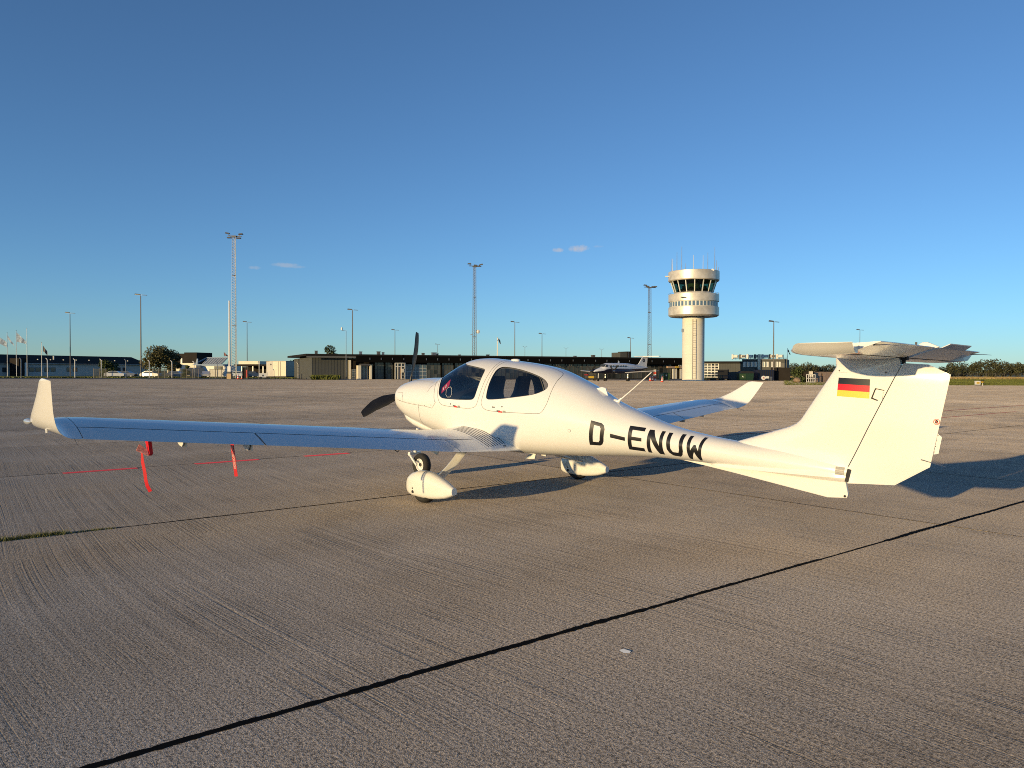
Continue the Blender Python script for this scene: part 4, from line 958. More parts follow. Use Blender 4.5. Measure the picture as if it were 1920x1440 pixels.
# entrance porch with white side piers
z1 = T.z(680, 684)
po = T.piece('porch', FRAMED, term, T.u(672), T.u(691), .9, 1.9, z1-.15, z1+.12)
for a, b in ((667.5, 673), (690, 693)): T.piece('porch_pier', CREAM, term, T.u(a), T.u(b), .1, 1.9, 0, z1-.15)
glazing(T, term, 674, 689, .05, z1-.2, 3, 1, .6, FRAMED, PANEB, .07)
# wind lobby with white frame
lu0, lu1 = T.u(737), T.u(757); zl = T.z(748, 680)
mb = MB()
for u in (lu0, lu0+.55, lu1-.9, lu1-.25): mb.box(u, u+.14, 1.2, 1.36, 0, zl)
mb.box(lu0, lu1, 1.19, 1.37, zl-.18, zl); mb.box(lu0, lu1, 1.19, 1.37, zl-.85, zl-.72); mb.box(lu1-.25, lu1, .05, 1.36, 0, zl)
for k in range(4): mb.box(lu1-.9, lu1-.1, 1.2, 1.34, .15+k*.62, .22+k*.62)
T.part(mb, 'lobby_frame', FRAMEW, term)
T.piece('door', REDB if False else WOODB, term, lu0+.72, lu0+1.25, 1.1, 1.18, .05, zl-.9)
T.piece('pane', PANE, term, lu0+.15, lu1-.3, 1.02, 1.08, .05, zl-.2); T.piece('lobby_sign', CREAM, term, lu1-.85, lu1-.3, 1.38, 1.42, 1.35, 2.05)
# low entrance at the far right end and roof plant
zz = T.z(1265, 689); T.piece('canopy_board', WOODB, term, T.u(1245), T.u(1282), .9, 1.6, zz-.15, zz+.25)
T.piece('direction_sign', YELLOWP, term, T.u(1258.5), T.u(1264.5), 1.62, 1.68, zz-.12, zz+.30)
for a, b in ((1256, 1259.5), (1262, 1264), (1270, 1273), (1276, 1279)): T.piece('porch_pier', FRAMEW, term, T.u(a), T.u(b), .9, 1.1, 0, zz-.2)
glazing(T, term, 1268, 1282, zz+.35, zz+1.3, 4, 2, .9, FRAMEW, PANEB, .08)
for k, (px, w, py) in enumerate(((606, 5, 657.5), (693, 5, 659), (728, 6, 659), (737, 4, 660.5), (815, 5, 662), (836, 8, 661), (842, 5, 663), (886, 4, 665), (941, 5, 665), (1110, 5, 667.5), (1145, 6, 666))):
    u = T.u(px); h = max(.3, T.z(px, py)-RZ); mb = MB(); hw = w/2*T.D(px)/FOC; mb.box(u-hw, u+hw, -8-hw, -8+hw, RZ+.05, RZ+h+.1); mb.box(u-hw*1.2, u+hw*1.2, -8-hw*1.2, -8+hw*1.2, RZ+h+.1, RZ+h+.18); T.part(mb, 'roof_vent', GALV if k % 2 else LAMPM, term)
u0, u1 = T.u(1197.5), T.u(1218); zp = T.z(1208, 657.5)
pb = T.piece('plant_room', CLAD, term, u0, u0+(u1-u0)*.62, -12, -8, RZ, zp-.25); T.piece('plant_room', DARKCLAD, term, u0+(u1-u0)*.62, u1, -12, -7.9, RZ, zp)
T.piece('plant_ladder', GALV, pb, u0+(u1-u0)*.70, u0+(u1-u0)*.73, -7.85, -7.8, RZ, zp)

# ---- control tower
CABIN = mat('olive_cab_interior', (.20, .19, .10), .8)
TD = 138.0; tp = at(1299.5, TD)
tower = empty('control_tower', tp, 0, 'tall cream control tower with round cab and two metal bands', 'control tower')
def tz(py): return zat(1299.5, py, TD)
k_ = TD/FOC
def ringpart(name, prof, m, n=48, smooth=35): return MB().lathe(prof, n).build(name, m, tower, smooth)
rs_ = 20.3*k_
ringpart('shaft', [(rs_, 0), (rs_, tz(595))], TOWERC)
for py in (698, 682, 665, 647, 628, 610): z = tz(py); ringpart('casting_joint', [(rs_+.004, z), (rs_+.012, z+.02), (rs_+.004, z+.04)], mat('joint_line', (.69, .65, .555), .8))
r0 = 46.3*k_
ringpart('lower_band', [(.6*rs_, tz(594)), (r0*.93, tz(594.5)), (r0, tz(592)), (r0, tz(577.4)), (r0*.99, tz(577)), (.5, tz(577))], ALU)
ringpart('window_band_wall', [(r0*.955, tz(577.2)), (r0*.955, tz(566.8))], FRAMEW)
for k in range(40):
    a = 2*PI*(k+.5)/40; w = 2*PI/40*r0*.955*.30; rr = r0*.958; t_ = Vector((-math.sin(a), math.cos(a), 0)); c = Vector((math.cos(a), math.sin(a), 0))
    mb = MB(); za, zb = tz(576.2), tz(567.8); p = c*rr
    mb.hexa([p-t_*w-c*.05+Vector((0, 0, za)), p+t_*w-c*.05+Vector((0, 0, za)), p+t_*w+c*.012+Vector((0, 0, za)), p-t_*w+c*.012+Vector((0, 0, za)), p-t_*w-c*.05+Vector((0, 0, zb)), p+t_*w-c*.05+Vector((0, 0, zb)), p+t_*w+c*.012+Vector((0, 0, zb)), p-t_*w+c*.012+Vector((0, 0, zb))]); mb.build('window', PANEB, tower)
ringpart('upper_band', [(r0*.94, tz(567)), (r0, tz(566.8)), (r0, tz(553.5)), (r0*.985, tz(553.2)), (.5, tz(553.2))], ALU)
ringpart('balcony_rail', [(r0*.99, tz(551.5)), (r0*.99+.04, tz(551.3)), (r0*.99, tz(551.1))], GALV)
for k in range(20): a = 2*PI*k/20; mb = MB(); mb.bar((r0*.99*math.cos(a), r0*.99*math.sin(a), tz(553.3)), (r0*.99*math.cos(a), r0*.99*math.sin(a), tz(551.3)), .04); mb.build('rail_post', GALV, tower)
cb, ct = 35*k_, 42.5*k_
ringpart('cab_sill', [(cb*.98, tz(553)), (cb+.12, tz(552.5)), (cb+.06, tz(550.2)), (cb*.9, tz(550))], ALU)
NS = 16
TINT = glass_mat('green_cab_glass', (.50, .62, .55))
for k in range(NS):
    a0, a1 = 2*PI*(k+.5)/NS, 2*PI*(k+1.5)/NS
    p = [(cb*math.cos(a0), cb*math.sin(a0), tz(550.5)), (cb*math.cos(a1), cb*math.sin(a1), tz(550.5)), (ct*math.cos(a1), ct*math.sin(a1), tz(527)), (ct*math.cos(a0), ct*math.sin(a0), tz(527))]
    c = Vector(((p[0][0]+p[1][0])/2, (p[0][1]+p[1][1])/2, 0)).normalized()*(-.03); MB().prism(p, c).build('cab_pane', TINT, tower)
    MB().bar((cb*1.004*math.cos(a0), cb*1.004*math.sin(a0), tz(550.5)), (ct*1.004*math.cos(a0), ct*1.004*math.sin(a0), tz(527)), .16, .12).build('cab_mullion', FRAMEW, tower)
ringpart('cab_core', [(1.1, tz(552)), (1.1, tz(527))], CABIN, 24)
ringpart('cab_console', [(cb*.80, tz(550)), (cb*.86, tz(544.5)), (cb*.5, tz(544.5))], DARKCLAD, 32)
for k in range(9): a = 2*PI*(k+.2)/9; MB().box(cb*.62*math.cos(a)-.25, cb*.62*math.cos(a)+.25, cb*.62*math.sin(a)-.25, cb*.62*math.sin(a)+.25, tz(546), tz(538+(k % 3)*2)).build('cab_desk', BLACK, tower)
rt = 46.8*k_
ringpart('roof_band', [(ct*.9, tz(528.5)), (rt*.97, tz(528.8)), (rt, tz(527)), (rt, tz(511.3)), (rt*.98, tz(510.6)), (.5, tz(510.6))], ALU)
ringpart('cab_ceiling', [(.5, tz(528.2)), (ct*.95, tz(528.2))], CABIN)
for px, py in ((1258.3, 486), (1261, 485), (1268, 473), (1275.5, 464), (1286.5, 493), (1298, 479), (1309, 505), (1319, 478), (1327, 473), (1337.5, 464), (1343, 488), (1347, 502)):
    x = (px-1299.5)*k_; y = random.uniform(-.5, .5)*2; top = Vector((RH[0]*x+FH[0]*y, RH[1]*x+FH[1]*y, 0))
    if top.length > rt*.96: top = top.normalized()*rt*.95
    mb = MB(); zb, zt_ = tz(511), tz(py); mb.tube([top+Vector((0, 0, zb)), top+Vector((0, 0, zb+(zt_-zb)*.45)), top+Vector((0, 0, zt_))], [.055, .045, .025], 6); mb.build('roof_antenna', GALV if px not in (1298, 1319, 1261) else FRAMEW, tower)
# ladder up the shaft and a lamp on the band
a = math.atan2(CAM[1]-tp.y, CAM[0]-tp.x); cdir = Vector((math.cos(a), math.sin(a), 0)); tdir = Vector((-math.sin(a), math.cos(a), 0)); sx = -1 if (tdir.x*RH[0]+tdir.y*RH[1]) < 0 else 1
def tpt(px, z, off): x = (px-1299.5)*k_; q = math.sqrt(max(rs_*rs_-x*x, 0))+off; v = tdir*(x*sx)+cdir*q; return Vector((v.x, v.y, z))
mb = MB()
for px in (1298.0, 1304.3): mb.tube([tpt(px, .3, .15), tpt(px, tz(600), .15)], .035, 5)
for z in np.arange(.5, tz(601), .42): mb.tube([tpt(1298.0, z, .15), tpt(1304.3, z, .15)], .018, 4, False)
mb.build('ladder', mat('ladder_steel', (.40, .36, .28), .6), tower)
MB().bar(tpt(1281, tz(620), .0), tpt(1280, tz(620), .4), .5, .6).build('shaft_lamp', GALV, tower)
v = tpt(1292, tz(562), 0); v = Vector((v.x, v.y, 0)).normalized()*(r0+.25)+Vector((0, 0, tz(561.5))); mb = MB(); mb.bar(v-tdir*.45, v+tdir*.45, .22, .16); mb.bar(v-tdir*sx*-.4, v-cdir*.3-tdir*sx*-.5+Vector((0, 0, -.35)), .06); mb.build('band_lamp', DARKGREY, tower)
v = Vector((RH[0], RH[1], 0))*(-rt-.35)+Vector((0, 0, tz(519))); MB().bar(v-Vector((RH[0], RH[1], 0))*.3, v+Vector((RH[0], RH[1], 0))*.4, .18, .2).build('roof_lamp', FRAMEW, tower)
mb = MB(); mb.bar((cdir*rt*1.0+tdir*sx*3.0)*1+Vector((0, 0, tz(512))), (cdir*rt*1.0+tdir*sx*3.4)+Vector((0, 0, tz(514.5))), .3, .25); mb.build('roof_camera', FRAMEW, tower)

# ---- operations building right of the tower
O = Facade(1318, 158, 1476, 152)
ops = O.root('operations_building', 'grey green building with white roof units right of the tower', 'building')
zo = O.z(1370, 677.5); zr = O.z(1430, 673.5)
O.piece('wall', DARKCLAD, ops, 0, O.u(1347), -12, -.2, 0, zo); O.piece('wall', CLAD, ops, O.u(1348), O.u(1391), -12, .25, 0, zo-.45); O.piece('wall', CLAD, ops, O.u(1391.5), O.u(1475.5), -14, .30, 0, zr)
O.piece('roof', ROOFM, ops, -.2, O.u(1391.5), -12.2, .5, zo-.4, zo)
glazing(O, ops, 1320, 1347, O.z(1333, 707), O.z(1333, 681.5), 4, 5, 0, FRAMEW, PANE, .16)
mb = MB()
for k in range(14): u = O.u(1348)+(O.u(1391)-O.u(1348))*k/14; mb.box(u, u+.05, .25, .28, 0, zo-.46)
O.part(mb, 'cladding_ribs', CLAD, ops)
zw0, zw1 = O.z(1430, 688.2), O.z(1430, 678.5)
for k, (a, b) in enumerate(((1393.5, 1398), (1400, 1405.5), (1407.5, 1413), (1414.5, 1419.5), (1430, 1434.5), (1436, 1441), (1446, 1450.5), (1454.5, 1458.5), (1460, 1463.5))):
    w = O.piece('window', FRAMEW, ops, O.u(a), O.u(b), .30, .36, zw0, zw1); O.piece('pane', PANEB, w, O.u(a)+.08, O.u(b)-.25, .345, .375, zw0+.08, zw1-.08)
O.piece('window_band', FRAMED, ops, O.u(1464.5), O.u(1474), .30, .34, O.z(1470, 689), O.z(1470, 681)); O.piece('low_wing', CLAD, ops, O.u(1393), O.u(1417), .31, 2.5, 0, O.z(1405, 690.5)); O.piece('parapet', ROOFGREY, ops, O.u(1391), O.u(1476), .31, .42, zr-.22, zr+.03)
mb = MB(); mb.tube([(O.u(1423.5), .6, 0), (O.u(1423.5), .6, O.z(1423, 664.5))], .30, 10); O.part(mb, 'flue', CREAM, ops, 40)
for k in range(7):
    u = O.u(1371+k*14.2); d = O.D(1420)/FOC; z0 = zr+.05; uw = 9*d
    mb = MB(); mb.box(u, u+uw, -5, -3, z0+.35, z0+.9); un = O.part(mb, 'cooling_unit', FRAMEW if k % 3 else GALV, ops)
    mb = MB(); mb.box(u-.25, u+.10, -4.8, -3.0, z0+.1, z0+1.0); mb.box(u+uw*.3, u+uw*.95, -2.98, -2.9, z0+.45, z0+.8); O.part(mb, 'unit_louvre', DARKGREY if k % 2 else FRAMEW, un)
mb = MB(); mb.box(O.u(1368), O.u(1474), -5.2, -5.1, zr+.25, zr+.33)
for k in range(16): u = O.u(1368)+(O.u(1474)-O.u(1368))*k/15; mb.box(u-.04, u+.04, -5.2, -5.1, zr, zr+1.0)
O.part(mb, 'unit_frame', DARKGREY, ops)
O.piece('shed_wing', DARKCLAD, ops, O.u(1447), O.u(1482), .5, 3.5, 0, O.z(1465, 689.5))

# ---- low dark-roofed building at the far left
Lf = Facade(-260, 170, 276, 243)
low = Lf.root('long_low_building', 'long white walled building with dark sloping roof at the far left', 'building')
ze, zrr = Lf.z(120, 682), Lf.z(120, 666); u1 = Lf.u(275)
Lf.piece('wall', WHITEWALL, low, 0, u1, -14, 0, 0, ze)
mb = MB(); mb.prism([(-.5, .6, ze), (-.5, -7, zrr), (-.5, -14.6, ze)], (u1+1, 0, 0)); Lf.part(mb, 'roof', DARKCLAD, low)
Lf.piece('gutter', GALV, low, -.5, u1+.5, .6, .72, ze-.12, ze+.02)
for a, b in ((55, 64.5), (66.5, 76), (83.5, 92.5), (95, 104), (125, 131.5), (136.5, 145), (218, 226), (230, 237)): win(Lf, low, a, b, 689, 697, FRAMED, PANE)
for px in (40, 24, 4): win(Lf, low, px, px+8, 689, 698, FRAMED, PANE)
Lf.piece('annex', DARKCLAD, low, Lf.u(18), Lf.u(36), .05, 3.5, 0, Lf.z(27, 672)); Lf.piece('annex_door', FRAMEW, low, Lf.u(29), Lf.u(33), 3.5, 3.56, 0, Lf.z(30, 680))
for k in range(9): u = Lf.u(58+k*24); Lf.piece('roof_light', GALV, low, u, u+.2, -2.6, -2.2, ze+(zrr-ze)*.40, ze+(zrr-ze)*.52)
mb = MB(); mb.tube([(Lf.u(115), -3.0, ze+.5), (Lf.u(115), -3.0, zrr-.2)], .18, 8); Lf.part(mb, 'vent_pipe', FRAMEW, low)

# ---- dark blocks, blue glass hall and pale cabins left of the terminal
B1 = Facade(318, 235, 376, 232); blk = B1.root('dark_block', 'dark flat roofed block behind the autumn tree', 'building')
B1.piece('wall', DARKCLAD, blk, B1.u(329), B1.u(351), -8, 0, 0, B1.z(340, 663)); B1.piece('stair_tower', DARKCLAD, blk, B1.u(350.5), B1.u(374), -6, 1.2, 0, B1.z(362, 661))
B1.piece('light_base', CREAM, blk, B1.u(322), B1.u(374), .2, 2, 0, B1.z(340, 681)); B1.piece('vent', FRAMEW, blk, B1.u(345), B1.u(348), 1.25, 1.5, B1.z(346, 681), B1.z(346, 672))
mb = MB(); zc = B1.z(356, 697); mb.lathe([(2.2, 0), (2.2, 3.0)], 24, (B1.u(353), 3.0, zc), 'y'); B1.part(mb, 'round_vault', CREAM, blk, 40)
G = Facade(360, 205, 428, 203); gh = G.root('glass_hall', 'blue framed glass hall with pitched glazed roof', 'glass hall')
zg0, zg1 = G.z(395, 684.5), G.z(395, 670.5); ua, ub = G.u(362), G.u(427.5); uw = 3.2
G.piece('wall', FRAMEW, gh, ua+.5, ub-.3, -7, -.05, 0, zg0)
nP = 12
for k in range(nP):
    a = ua+uw*.8+(ub-ua-uw*1.4)*k/nP; b = ua+uw*.8+(ub-ua-uw*1.4)*(k+1)/nP
    MBp = MB(); MBp.prism([(a+.05, 0, zg0), (b-.05, 0, zg0), (b-.05, -3.4, zg1), (a+.05, -3.4, zg1)], (0, .04, .04)); G.part(MBp, 'roof_pane', PANEB, gh)
    mb = MB(); mb.bar((a, .02, zg0), (a, -3.38, zg1), .14, .16); G.part(mb, 'rafter', FRAMEW, gh)
mb = MB(); mb.bar((ua+uw*.6, -3.4, zg1+.05), (ub-uw*.5, -3.4, zg1+.05), .2); mb.bar((ua, .05, zg0), (ub, .05, zg0), .25, .4); mb.bar((ua, .05, zg0), (ua+uw*.6, -3.4, zg1), .25, .25); mb.bar((ub, .05, zg0), (ub-uw*.5, -3.4, zg1), .22, .25); G.part(mb, 'steel_frame', SKYBLUE, gh)
mb = MB(); mb.prism([(ua-.3, .1, 0), (ua+1.0, .1, 0), (ua+1.5, .1, zg1-.4), (ua+1.2, .1, zg1-.2)], (0, -.3, 0)); G.part(mb, 'blue_gable', SKYBLUE, gh)
for a, b in ((402, 418),): win(G, gh, a, b, 686.5, 693, FRAMED, PANE)
mb = MB(); mb.box(G.u(366), G.u(377), .1, 2.2, G.z(370, 690), G.z(370, 685)); G.part(mb, 'awning', CREAM, gh)
K = Facade(436, 190, 506, 188); kio = K.root('dark_kiosk', 'open dark shelter with a cream roof edge', 'shelter')
K.piece('roof', CREAM, kio, K.u(449), K.u(489), -5, .4, K.z(470, 683), K.z(470, 677.3)); K.piece('back_wall', DARKCLAD, kio, K.u(440), K.u(503), -6, -5.2, 0, K.z(470, 683)); K.piece('roof_slab', DARKCLAD, kio, K.u(440), K.u(503), -6, .2, K.z(470, 686.5), K.z(470, 683.1))
for px in (452, 473, 492): K.piece('post', GALV, kio, K.u(px), K.u(px)+.2, -.3, -.1, 0, K.z(px, 686.5))
C1 = Facade(501, 172, 536, 170.5); cbn = C1.root('site_cabin', 'cream portable cabin with a white side and one window', 'cabin')
zcab = C1.z(518, 677.8); C1.piece('wall', CREAM, cbn, C1.u(502), C1.u(536), -7, 0, .45, zcab); C1.piece('roof', WHITEWALL, cbn, C1.u(501.5), C1.u(536.5), -7.1, .1, zcab, zcab+.12)
C1.piece('base', DARKGREY, cbn, C1.u(502), C1.u(536), -7, -.1, 0, .45)
for px in (521.5, 525.5): C1.piece('panel_joint', ROOFGREY, cbn, C1.u(px), C1.u(px)+.08, 0, .03, .45, zcab)
mb = MB(); mb.lathe([(.18, 0), (.18, .06), (.001, .06)], 12, (C1.u(508), 0, C1.z(508, 683.5)), 'y'); C1.part(mb, 'vent', DARKGREY, cbn)
C2 = Facade(536.5, 170.6, 562, 176.3); cb2 = C2.root('white_cabin', 'white portable cabin end wall with a single dark window', 'cabin')
C2.piece('wall', WHITEWALL, cb2, C2.u(537), C2.u(561.5), -5, 0, .4, C2.z(550, 678)); C2.piece('roof', ROOFGREY, cb2, C2.u(536.8), C2.u(562), -5.1, .08, C2.z(550, 678)+.01, C2.z(550, 677)); win(C2, cb2, 541.5, 556, 682.5, 692, FRAMEW, PANE)

# ---- trees
def tree(name, px, D, h, w, label, leaf=LEAF1, n=1500, group=None, base=.28, lobes=9, size=.55, seed=1, pine=False):
    rg = np.random.default_rng(seed); p = at(px, D); o = empty(name, p, 0, label, 'tree', group)
    mb = MB(); tr = max(.10, h*.028); mb.tube([(0, 0, -.1), (.05*h*.2, 0, h*.3), (0, .03*h, h*.62), (0, 0, h*.86)], [tr*1.2, tr, tr*.55, tr*.15], 7)
    cs = []
    for k in range(lobes):
        a = rg.uniform(0, 2*PI); f = rg.uniform(base+.12, .93); rr = (w/2)*(1-abs((f-.56)/.62)**1.7)*rg.uniform(.35, .85) if not pine else (w/2)*(1-f)*rg.uniform(.5, 1.1)
        c = np.array([rr*math.cos(a), rr*math.sin(a), h*f]); cs.append((c, rg.uniform(.20, .34)*w*(1.0 if not pine else .7)))
        mb.tube([(0, 0, h*max(base-.05, f*.62)), tuple(c*np.array([.5, .5, .93])), tuple(c)], [tr*.42, tr*.25, tr*.08], 5)
    mb.build('trunk', BARK, o, 60); V, F = [], []
    for k in range(int(n*2.2)):
        c, r = cs[rg.integers(len(cs))]; d = rg.normal(size=3); d /= np.linalg.norm(d); q = c+d*r*rg.uniform(.35, 1.02)**.7*np.array([1, 1, .78])
        if q[2] < h*base*.75: continue
        a = rg.normal(size=3); a /= np.linalg.norm(a); b = np.cross(a, rg.normal(size=3)); b /= np.linalg.norm(b)+1e-9; s = size*rg.uniform(.5, 1.15); i = len(V)
        V += [q-a*s*.5, q+b*s*.28, q+a*s*.5, q-b*s*.28]; F.append((i, i+1, i+2, i+3))
    mesh_obj('crown', V, F, leaf, o); return o
tree('autumn_tree', 300, 186, 6.9, 7.6, 'round brownish green tree beside the long low building', LEAF1, 2600, lobes=16, seed=3, base=.18)
tree('low_tree', 328, 192, 5.2, 4.2, 'smaller brown tree against the dark block', LEAF1, 900, lobes=8, seed=5, base=.15)
tree('roof_tree', 616, 196, 7.6, 5.0, 'green tree top rising behind the terminal roof', LEAF2, 1500, lobes=9, seed=8, base=.25)
tree('corner_tree', 566, 182, 5.0, 5.4, 'dark green tree between the white cabin and the terminal', LEAF2, 1500, lobes=10, seed=11, base=.12)
tree('garden_bush', 200, 188, 3.4, 4.6, 'low yellow green bush in front of the long low building', LEAF4, 900, lobes=8, seed=13, base=.05)
tree('small_bush', 348, 178, 2.6, 1.9, 'small bright bush beside the round vault', LEAF4, 400, lobes=5, seed=17, base=.05)
for k, (px, D, h, w) in enumerate(((1770, 258, 3.18, 5), (1784, 270, 5.30, 5.0), (1796, 262, 3.70, 5), (1808, 272, 4.84, 6), (1823, 264, 4.01, 5.5), (1839, 270, 5.53, 6), (1853, 262, 4.54, 6), (1866, 268, 5.76, 5.6), (1880, 262, 4.84, 6), (1894, 266, 5.60, 6), (1909, 262, 4.69, 6), (1925, 265, 5.68, 6), (1943, 262, 5.00, 7), (1966, 262, 5.45, 8))):
    W1 = ['first', 'second', 'third', 'fourth', 'fifth', 'sixth', 'seventh', 'eighth', 'ninth', 'tenth', 'eleventh', 'twelfth', 'thirteenth', 'fourteenth'][k]
    tree('shelter_belt_tree', px, D, h, w, f'{W1} tree from the left in the dark row beyond the meadow', LEAF3, 520, 'trees beyond the meadow', .06, 13, .62, 40+k)
for k, (px, D, h, w) in enumerate(((1484, 330, 3.9, 9), (1496, 320, 4.4, 10), (1510, 325, 4.7, 10), (1524, 320, 4.0, 10), (1540, 330, 3.5, 9), (1556, 330, 3.3, 10))):
    W1 = ['first', 'second', 'third', 'fourth', 'fifth', 'sixth'][k]
    tree('hedge_tree', px, D, h, w, f'{W1} dark tree from the left in the far hedge behind the wooden shed', LEAF3, 700, 'far hedge behind the shed', .05, 8, .7, 70+k)
# ---- verges: raised grass beds
def bed(name, label, px0, px1, d0, d1, h, m=GRASSM):
    n = 14; a = [at(px0+(px1-px0)*i/n, d0, .0) for i in range(n+1)]; b = [at(px0+(px1-px0)*i/n, (d0*2+d1)/3, h*(.7+.3*math.sin(i*2.1))) for i in range(n+1)]; c = [at(px0+(px1-px0)*i/n, d1, h*.6) for i in range(n+1)]; d = [at(px0+(px1-px0)*i/n, d1, -.1) for i in range(n+1)]
    MBb = MB().loft([a, b, c, d], False, False); o = MBb.build(name, m, None, 60); tag(o, label, kind='structure'); return o
bed('grass_verge', 'grass verge behind the far left road', -300, 562, 166, 190, .22); bed('grass_bank', 'grassy bank in front of the terminal end wall', 585, 632, 139, 144, .85)

# grass standing at the apron edge and the dry meadow behind it
def sward(name, label, px0, px1, d0, d1, n, h0, h1, w, m, seed):
    rg = np.random.default_rng(seed); V, F = [], []
    for k in range(n):
        D = d0+(d1-d0)*rg.random()**1.4; px = px0+(px1-px0)*rg.random(); p = at(px, D, -.06); a = rg.uniform(0, PI); h = rg.uniform(h0, h1); ww = w*rg.uniform(.6, 1.4); dx, dy = math.cos(a)*ww, math.sin(a)*ww; lx, ly = rg.normal(0, h*.3, 2); i = len(V)
        V += [(p.x-dx, p.y-dy, p.z), (p.x+dx, p.y+dy, p.z), (p.x+dx*.5+lx, p.y+dy*.5+ly, p.z+h*rg.uniform(.6, 1)), (p.x-dx*.5+lx, p.y-dy*.5+ly, p.z+h)]; F.append((i, i+1, i+2, i+3))
    o = mesh_obj(name, V, F, m); tag(o, label, kind='stuff'); return o
GBL = mat('green_grass_blades', (.125, .140, .035), .8, var=.35, vscale=.12, spec=.2); DBL = mat('dry_grass_blades', (.30, .225, .10), .8, var=.25, vscale=.1, spec=.2)
sward('field_grass', 'green grass field at the right edge of the apron', 1470, 2120, 97, 190, 26000, .06, .13, .14, GBL, 1)
sward('meadow_grass', 'dry straw coloured grass in front of the far trees', 1440, 2120, 188, 262, 20000, .18, .38, .22, DBL, 2)
sward('verge_grass', 'green grass on the verge behind the far left road', -60, 562, 164, 174, 9000, .12, .30, .16, GBL, 3)
sward('bank_grass', 'long grass on the bank before the terminal end wall', 585, 634, 138.5, 144, 2500, .5, 1.0, .12, GBL, 4)

# ---- floodlight masts (lattice)
def mast(px, D, top, w0, w1, label, lamps):
    p = at(px, D); o = empty('floodlight_mast', p, YAW-PI/2, label, 'floodlight mast', 'lattice floodlight masts'); H = zat(px, top, D)
    # local x is to the right as seen, y away
    def leg(k, z): t = z/H; w = (w0+(w1-w0)*t)/2; return Vector([(-w, -w*.7, z), (w, -w*.7, z), (0, w, z)][k])
    for k in range(3): MB().tube([leg(k, 0), leg(k, H*.5), leg(k, H*.965)], .055, 5).build('mast_leg', GALV, o)
    mb = MB(); n = int(H/.55)
    for i in range(n):
        za, zb = H*.965*i/n, H*.965*(i+1)/n
        for k in range(3): mb.bar(leg(k, za), leg((k+1) % 3, zb), .032); 
        mb.bar(leg(0, zb), leg(1, zb), .030)
    mb.build('lattice', GALV, o)
    for f in (.36, .70):
        mb = MB(); z = H*f
        for k in range(3): mb.bar(leg(k, z)*1.0, leg((k+1) % 3, z), .10)
        mb.build('collar', POLEM, o)
    head = MB(); head.bar((-1.25, 0, H*.968), (1.45, 0, H*.962), .14); head.box(-.45, .45, -.3, .3, H*.958, H*.968); head = head.build('head_frame', LAMPM, o)
    for x, z, tl in lamps:
        mb = MB(); c = Vector((x, -.15, H*.968+z)); w = .42; mb.hexa([c+Vector(q) for q in ((-w, -.35, -.10+tl), (w, -.35, -.10-tl), (w, .35, -.05-tl), (-w, .35, -.05+tl), (-w*.8, -.25, .16+tl), (w*.8, -.25, .16-tl), (w*.8, .25, .16-tl), (-w*.8, .25, .16+tl))]); mb.bar(c, (c.x*.6, 0, H*.966), .06); mb.build('floodlight', LAMPM, o)
    return o
mast(440, 152, 434, 1.05, .62, 'tallest lattice floodlight mast, beside the white banner pole', ((-1.25, .42, .06), (-.9, -.45, 0), (1.35, .25, -.03), (.95, -.55, 0)))
m2 = mast(889.5, 166, 492, .95, .55, 'lattice floodlight mast with a white dish, above the cockpit', ((-1.1, .38, 0), (.25, .05, .03), (.9, -.15, 0), (1.4, .2, -.08)))
mb = MB(); mb.lathe([(.001, 0), (.30, .05), (.42, .16)], 16, (.75, -.3, zat(889, 622, 166)), 'y'); mb.build('dish', WHITEPOLE, m2, 50); mb = MB(); mb.bar((-.9, -.2, zat(889, 628, 166)), (-.35, -.2, zat(889, 627, 166)), .3, .12); mb.build('side_lamp', GALV, m2)
mast(1217, 178, 533, .95, .60, 'lattice floodlight mast just left of the control tower', ((-1.0, .38, .04), (-.5, .1, 0), (.8, .02, 0), (1.3, .05, .02)))
# ---- lamp posts
def lamp(px, top, D, r, style, label, base=0.0):
    p = at(px, D); o = empty('lamp_post', p, YAW-PI/2, label, 'lamp post', 'lamp posts'); H = zat(px, top, D)
    MB().tube([(0, 0, base), (0, 0, H*.5), (0, 0, H*.985)], [r, r*.85, r*.6], 8).build('pole', POLEM if r > .09 else GALV, o, 40)
    mb = MB(); s = H*.028+.25
    if style == 'double': mb.bar((-s*1.6, 0, H-.10), (s*1.7, 0, H-.22), .07); mb.build('arm', GALV, o); MB().hexa([Vector(q) for q in ((-s*1.7, -.3, H-.05), (-s*.1, -.3, H-.12), (-s*.1, .3, H-.12), (-s*1.7, .3, H-.05), (-s*1.5, -.2, H+.14), (-s*.2, -.2, H+.04), (-s*.2, .2, H+.04), (-s*1.5, .2, H+.14))]).build('lamp_head', LAMPM, o); MB().bar((s*.5, 0, H-.16), (s*1.8, 0, H-.22), .3, .10).build('lamp_head', LAMPM, o)
    elif style == 'vee':
        mb.bar((0, 0, H*.97), (-s, 0, H+.1), .07); mb.bar((0, 0, H*.97), (s, 0, H+.1), .07); mb.build('arm', GALV, o)
        for q in (-1, 1): MB().bar((q*s, 0, H+.1), (q*s*1.7, 0, H+.2), .28, .12).build('lamp_head', LAMPM, o)
    return o
